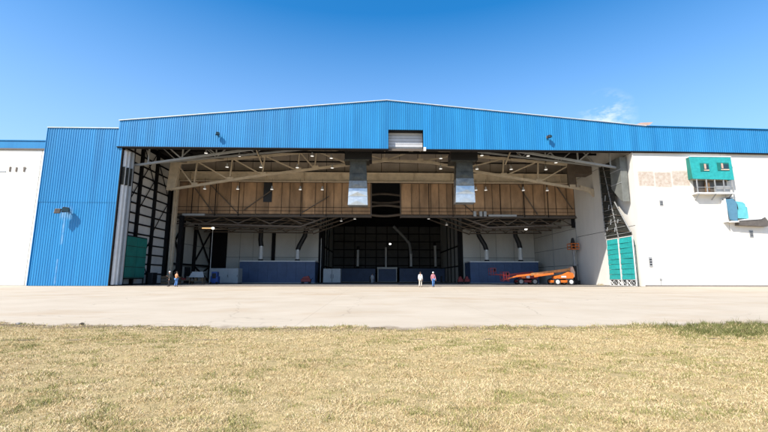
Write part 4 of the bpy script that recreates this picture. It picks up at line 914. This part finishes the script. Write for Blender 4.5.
# ------------------------------------------------------------------ people
def skinobj(name, pts, edges, rad, m, parent=None, root=0, sub=1):
    me = bpy.data.meshes.new(name); me.from_pydata([tuple(p) for p in pts], edges, []); me.materials.append(m)
    o = bpy.data.objects.new(name, me); C.objects.link(o)
    if parent is not None: o.parent = parent
    sk = o.modifiers.new('skin', 'SKIN'); sk.use_smooth_shade = True
    if not me.skin_vertices: 
        bmx = bmesh.new(); bmx.from_mesh(me); bmx.verts.layers.skin.verify(); bmx.to_mesh(me); bmx.free()
    for i, r in enumerate(rad):
        r = (r, r) if isinstance(r, (int, float)) else r
        me.skin_vertices[0].data[i].radius = r; me.skin_vertices[0].data[i].use_root = (i == root)
    sb = o.modifiers.new('sub', 'SUBSURF'); sb.levels = sub; sb.render_levels = sub
    return o
def clothes(name, col): return mat(name, col, 0.85, 0, 0.12, 6)
def person(loc, rz, h, label, shirt, trousers, hairc, cap=None, stride=.12, arm='relaxed', sleeves=True):
    s = h/1.75
    J = dict(pel=(0,0,.95), sp=(0,.0,1.12), ch=(0,.01,1.32), nk=(0,.0,1.48), hd0=(0,-.015,1.56), hd=(0,-.025,1.64), top=(0,-.01,1.74),
             hl=(-.095,0,.90), kl=(-.10,-stride*.7-.02,.50), al=(-.10,-stride*.6+.03,.09), tl=(-.11,-stride*.6-.16,.035),
             hr=(.095,0,.90), kr=(.10,stride*.35-.03,.50), ar=(.10,stride+.05,.09), tr=(.11,stride-.13,.035),
             sl=(-.18,.01,1.42), sr=(.18,.01,1.42))
    if arm == 'folded': J.update(el=(-.25,-.02,1.14), wl=(-.08,-.22,1.16), er=(.25,-.02,1.14), wr=(.08,-.24,1.12))
    elif arm == 'bent': J.update(el=(-.25,.03,1.14), wl=(-.2,-.2,1.2), er=(.25,.03,1.13), wr=(.22,-.02,.88))
    else: J.update(el=(-.24,.05,1.13), wl=(-.25,-.06,.88), er=(.24,-.02,1.13), wr=(.25,-.12,.89))
    for sd_ in 'lr':
        wv = Vector(J['w'+sd_]); d = (wv-Vector(J['e'+sd_])).normalized(); J['h'+sd_+'2'] = tuple(wv+d*.08)
        sx = -1 if sd_ == 'l' else 1
        for i in range(4):
            b = wv+d*.085+Vector((0, (i-1.5)*.022, 0)); J[f'f{sd_}{i}'] = tuple(b+d*(.045+.008*(1.5-abs(i-1.5)))+Vector((-sx*.012, 0, 0))); J[f'g{sd_}{i}'] = tuple(b+d*.075+Vector((-sx*.03, 0, 0)))
        J['t'+sd_+'1'] = tuple(wv+d*.05+Vector((-sx*.005, -.045, 0))); J['t'+sd_+'2'] = tuple(wv+d*.085+Vector((-sx*.02, -.055, 0)))
    rad = dict(pel=(.155,.115), sp=(.135,.10), ch=(.165,.115), nk=.055, hd0=.065, hd=(.078,.095), top=(.055,.07), hl=.088, kl=.058, al=.042, tl=.036, hr=.088, kr=.058, ar=.042, tr=.036,
               sl=.062, sr=.062, el=.043, er=.043, wl=.031, wr=.031, hl2=(.040,.024), hr2=(.040,.024), tl1=.013, tr1=.013, tl2=.010, tr2=.010)
    keys = list(J); ix = {k: i for i, k in enumerate(keys)}
    for k in keys: rad.setdefault(k, .0095)
    E = [('pel','sp'),('sp','ch'),('ch','nk'),('nk','hd0'),('hd0','hd'),('hd','top'),('pel','hl'),('hl','kl'),('kl','al'),('al','tl'),('pel','hr'),('hr','kr'),('kr','ar'),('ar','tr'),('ch','sl'),('sl','el'),('el','wl'),('wl','hl2'),('ch','sr'),('sr','er'),('er','wr'),('wr','hr2')]
    for sd_ in 'lr':
        for i in range(4): E += [('h'+sd_+'2', f'f{sd_}{i}'), (f'f{sd_}{i}', f'g{sd_}{i}')]
        E += [('w'+sd_, 't'+sd_+'1'), ('t'+sd_+'1', 't'+sd_+'2')]
    body = skinobj('person', [Vector(J[k])*s for k in keys], [(ix[a], ix[b]) for a, b in E], [tuple(q*s for q in (r if isinstance(r, tuple) else (r, r))) for r in (rad[k] for k in keys)], M['skin'])
    body.location = loc; body.rotation_euler.z = rz; tag(body, label, 'person', 'people by the hangar')
    def cl(name, ks, es, grow, m):
        i2 = {k: i for i, k in enumerate(ks)}
        pts = [Vector(J[k])*s for k in ks]
        return skinobj(name, pts, [(i2[a], i2[b]) for a, b in es], [tuple((q+grow)*s for q in (rad[k] if isinstance(rad[k], tuple) else (rad[k], rad[k]))) for k in ks], m, body)
    ks = ['sp','pel','ch','nk','sl','el','sr','er'] + (['wl','wr'] if sleeves else [])
    es = [('pel','sp'),('sp','ch'),('ch','sl'),('sl','el'),('ch','sr'),('sr','er'),('ch','nk')] + ([('el','wl'),('er','wr')] if sleeves else [])
    cl('shirt', ks, es, .022, shirt)
    cl('trousers', ['pel','hl','kl','al','hr','kr','ar'], [('pel','hl'),('hl','kl'),('kl','al'),('pel','hr'),('hr','kr'),('kr','ar')], .02, trousers)
    for a, t in (('al','tl'),('ar','tr')): cl('shoe', [a, t], [(a, t)], .014, M['rubber'])
    hm = MB(); c = Vector(J['hd'])*s
    hm.tube([(c.x, c.y+.015*s, c.z-.0*s), (c.x, c.y+.02*s, c.z+.06*s), (c.x, c.y+.02*s, c.z+.115*s), (c.x, c.y+.02*s, c.z+.15*s)], [.105*s, .112*s, .09*s, .03*s], 12)
    hm.build('cap' if cap else 'hair', cap or hairc, body, smooth=True)
    fc = MB()
    for sx in (-1, 1): fc.box(c.x+sx*.032*s-.012*s, c.x+sx*.032*s+.012*s, c.y-.10*s, c.y-.085*s, c.z+.005*s, c.z+.02*s)
    fc.build('eyes', M['black'], body)
    MB().prism([(-.10*s+c.y, c.z-.01*s), (-.125*s+c.y, c.z-.035*s), (-.09*s+c.y, c.z-.04*s)], 'x', c.x-.014*s, c.x+.014*s).build('nose', M['skin'], body)
    MB().box(c.x-.025*s, c.x+.025*s, c.y-.098*s, c.y-.085*s, c.z-.065*s, c.z-.055*s).build('mouth', M['red'], body)
    for sx in (-1, 1): MB().box(c.x+sx*.088*s-.01*s, c.x+sx*.088*s+.01*s, c.y-.02*s, c.y+.02*s, c.z-.03*s, c.z+.03*s).build('ear', M['skin'], body)
    return body
K = dict(white=clothes('white_cotton', (.72, .72, .74)), cream=clothes('cream_cotton', (.66, .60, .50)), check=clothes('red_check_cotton', (.55, .22, .25)), jeans=clothes('blue_denim', (.10, .24, .52)),
         dark=clothes('charcoal_cloth', (.035, .038, .035)), black=clothes('black_cloth', (.018, .018, .02)), tanshirt=clothes('tan_orange_shirt', (.50, .24, .11)), grey=clothes('grey_cloth', (.25, .26, .27)), hair=clothes('dark_hair', (.06, .04, .03)), whitecap=clothes('white_cap', (.75, .75, .74)))
zf = lambda y: apron_z(y) if y < 50 else 0.0
person((5.35, 47.2, zf(47.2)), R(160), 1.72, 'person in white shirt and cream trousers walking left of the pair at the door line', K['white'], K['cream'], K['hair'], stride=.14)
person((6.85, 47.2, zf(47.2)), R(15), 1.74, 'person in red checked shirt, blue jeans and white cap in the middle of the opening', K['check'], K['jeans'], K['hair'], K['whitecap'], stride=.08)
person((-23.85, 47.9, zf(47.9)), R(-60), 1.76, 'person in dark clothes and white cap standing near the left jamb', K['dark'], K['black'], K['hair'], K['whitecap'], stride=.05, arm='bent')
person((-23.05, 47.9, zf(47.9)), R(150), 1.72, 'person in tan orange shirt and blue jeans standing near the left jamb', K['tanshirt'], K['jeans'], K['hair'], stride=.06, arm='folded')
person((-0.35, 70, 0), R(0), 1.7, 'person in grey far inside the dark middle of the hangar', K['grey'], K['grey'], K['hair'], stride=.05)

# ------------------------------------------------------------------ stones and weeds
def rock(loc, r, seed, name, lab, m):
    bm = bmesh.new(); bmesh.ops.create_icosphere(bm, subdivisions=2, radius=r); rr = random.Random(seed)
    for v in bm.verts: v.co *= rr.uniform(.75, 1.2); v.co.z *= .6
    me = bpy.data.meshes.new(name); bm.to_mesh(me); bm.free(); me.materials.append(m)
    return tag(link(name, me, None, loc), lab, 'stone')
rock((-9.7, 13.95, apron_z(13.95)+.03), .08, 1, 'clod', 'dark clod of earth lying on the apron edge at left', M['soil'])
rock((-11.8, 14.0, -.53), .09, 2, 'stone', 'pale stone in the grass near the left picture edge', M['stone'])
rock((10.35, 13.1, -.53), .07, 3, 'stone', 'small pale stone at the grass edge on the right', M['stone'])
M['weed'] = mat('dry_weed', (.42, .33, .14), .9, 0, .2, 8)
for i, (x, y, lab) in enumerate(((32.9, 58.5, 'dry yellow weeds at the foot of the sunlit inner wall, left tuft'), (33.3, 55.2, 'dry yellow weeds at the foot of the sunlit inner wall, right tuft'))):
    rr = random.Random(i); k = MB()
    for q in range(60):
        a = rr.uniform(0, 6.28); d = rr.uniform(0, .4); t = rr.uniform(.1, .45); px, py = math.cos(a)*d, math.sin(a)*d*1.6
        k.add([(px-.015, py, 0), (px+.015, py, 0), (px+rr.uniform(-.15, .15), py+rr.uniform(-.1, .1), t)], [(0, 1, 2)])
    e = empty('dry_weed', lab, 'plant', (x, y, 0)); k.build('stalks', M['weed'], e)

# ------------------------------------------------------------------ grass blades on the lawn (uncountable: one object)
def grass():
    N = 900000
    u = rng.random(N); y = 3.2 + (15.2-3.2)*u**1.12
    wid = y*1.08+2.2; x = (rng.random(N)*2-1)*wid
    e = edge_y(x) + 0.75*(vnoise(x, 0*x, 0.7, 3)-0.5) + 0.5*(vnoise(x, 0*x, 2.6, 4)-0.5) + 0.25*(vnoise(x, 0*x, 7.0, 5)-0.5)
    keep = y < e - .02 + 0.05*rng.random(N); 
    bare = np.exp(-((e-y)/.45)**2)*np.clip((vnoise(x, y, 1.3, 61)*.6+vnoise(x, y, 4.0, 62)*.4-.36)*4, 0, 1)*np.clip((9.5-x)/1.5, 0, 1)
    keep &= rng.random(N) > bare*.93
    x, y, e = x[keep], y[keep], e[keep]; n = len(x)
    z = lawn_z(x, np.minimum(y, e-.01)) - .004
    gpatch = vnoise(x, y, .6, 21)*.22 + vnoise(x, y*1.3, 2.1, 22)*.36 + vnoise(x*.8, y*1.4, 5.0, 23)*.42
    rough = np.clip((vnoise(x, y, 2.6, 31)*.5+vnoise(x, y, 6, 32)*.5-.2)*1.6, 0, 1)
    bank = np.clip((x-7.9)/1.6, 0, 1)*np.clip((y-10.6)/.9, 0, 1)            # long green verge at the right
    lip = np.exp(-((e-y)/.5)**2)
    green = np.clip((gpatch-.53)*5, 0, 1)*.42 + .05 + bank*.42 + .10*lip
    isg = rng.random(n) < green
    ln = (.022+.034*rng.random(n)+.03*(rng.random(n) > .93))*(.5+1.0*rough); ln = np.where(isg, ln*1.25, ln) * (1+1.5*bank+.55*lip*rough)
    tilt = np.where(isg, R(12)+R(38)*rng.random(n), R(38)+R(48)*rng.random(n)); tilt = tilt*(1-.35*bank)
    az = rng.random(n)*2*np.pi; wd = (.0017+.0015*rng.random(n))*(1+.09*np.maximum(y-4, 0))
    dx, dy = np.cos(az)*np.sin(tilt), np.sin(az)*np.sin(tilt); dz = np.cos(tilt)
    fa = rng.random(n)*np.pi; px, py = np.cos(fa)*wd, np.sin(fa)*wd
    base = np.stack([x, y, z], -1); side = np.stack([px, py, 0*px], -1); d = np.stack([dx, dy, dz], -1)*ln[:, None]
    mid = base + d*.55 + np.stack([0*x, 0*x, ln*.08], -1)
    tip = base + d + np.stack([dx*ln*.25, dy*ln*.25, -ln*.12], -1)
    V = np.stack([base-side, base+side, mid+side*.75, mid-side*.75, tip], 1).reshape(-1, 3)
    i0 = (np.arange(n)*5)[:, None]
    me = bpy.data.meshes.new('grass')
    me.vertices.add(n*5); me.vertices.foreach_set('co', V.astype(np.float32).ravel())
    lo = np.concatenate([i0+np.array([0, 1, 2, 3]), i0+np.array([3, 2, 4])], 1)
    me.loops.add(n*7); me.loops.foreach_set('vertex_index', lo.astype(np.int32).ravel())
    me.polygons.add(n*2)
    st = np.stack([np.arange(n)*7, np.arange(n)*7+4], 1).ravel(); tt = np.tile([4, 3], n)
    me.polygons.foreach_set('loop_start', st.astype(np.int32)); me.polygons.foreach_set('loop_total', tt.astype(np.int32))
    me.update(calc_edges=True)
    straw = np.array([.60, .455, .235]); pale = np.array([.71, .585, .36]); brown = np.array([.42, .30, .145]); gr = np.array([.19, .195, .055]); dg = np.array([.06, .08, .022])
    t = rng.random(n)[:, None]; big = np.clip(vnoise(x, y, .8, 41)*.6+vnoise(x, y, 3.2, 42)*.7-.15, 0, 1)[:, None]
    tp_ = np.clip(t*.5+big*.7-.2, 0, 1); c = straw*(1-tp_)+pale*tp_; c = np.where(rng.random(n)[:, None] < .13+.20*(1-big)+.35*lip[:, None]*vnoise(x, y, 1.1, 51)[:, None], brown*(.7+.6*t), c)
    cg = gr*(1-t)+np.array([.32, .30, .11])*t; cg = cg*(1-bank[:, None]*.6)+dg*bank[:, None]*.6
    c = np.where(isg[:, None], cg, c)
    col = np.repeat(np.concatenate([c, np.ones((n, 1))], 1), 5, 0).astype(np.float32)
    at = me.color_attributes.new('blade', 'FLOAT_COLOR', 'POINT'); at.data.foreach_set('color', col.ravel())
    m = bpy.data.materials.new('grass_blades'); m.use_nodes = True; nd = m.node_tree.nodes; b = nd['Principled BSDF']
    an = nd.new('ShaderNodeVertexColor'); an.layer_name = 'blade'; m.node_tree.links.new(an.outputs[0], b.inputs['Base Color']); b.inputs['Roughness'].default_value = .8; b.inputs['Specular IOR Level'].default_value = .2
    me.materials.append(m)
    return tag(link('grass', me), 'dry straw coloured grass with green patches in the foreground', 'grass', kind='stuff')
grass()
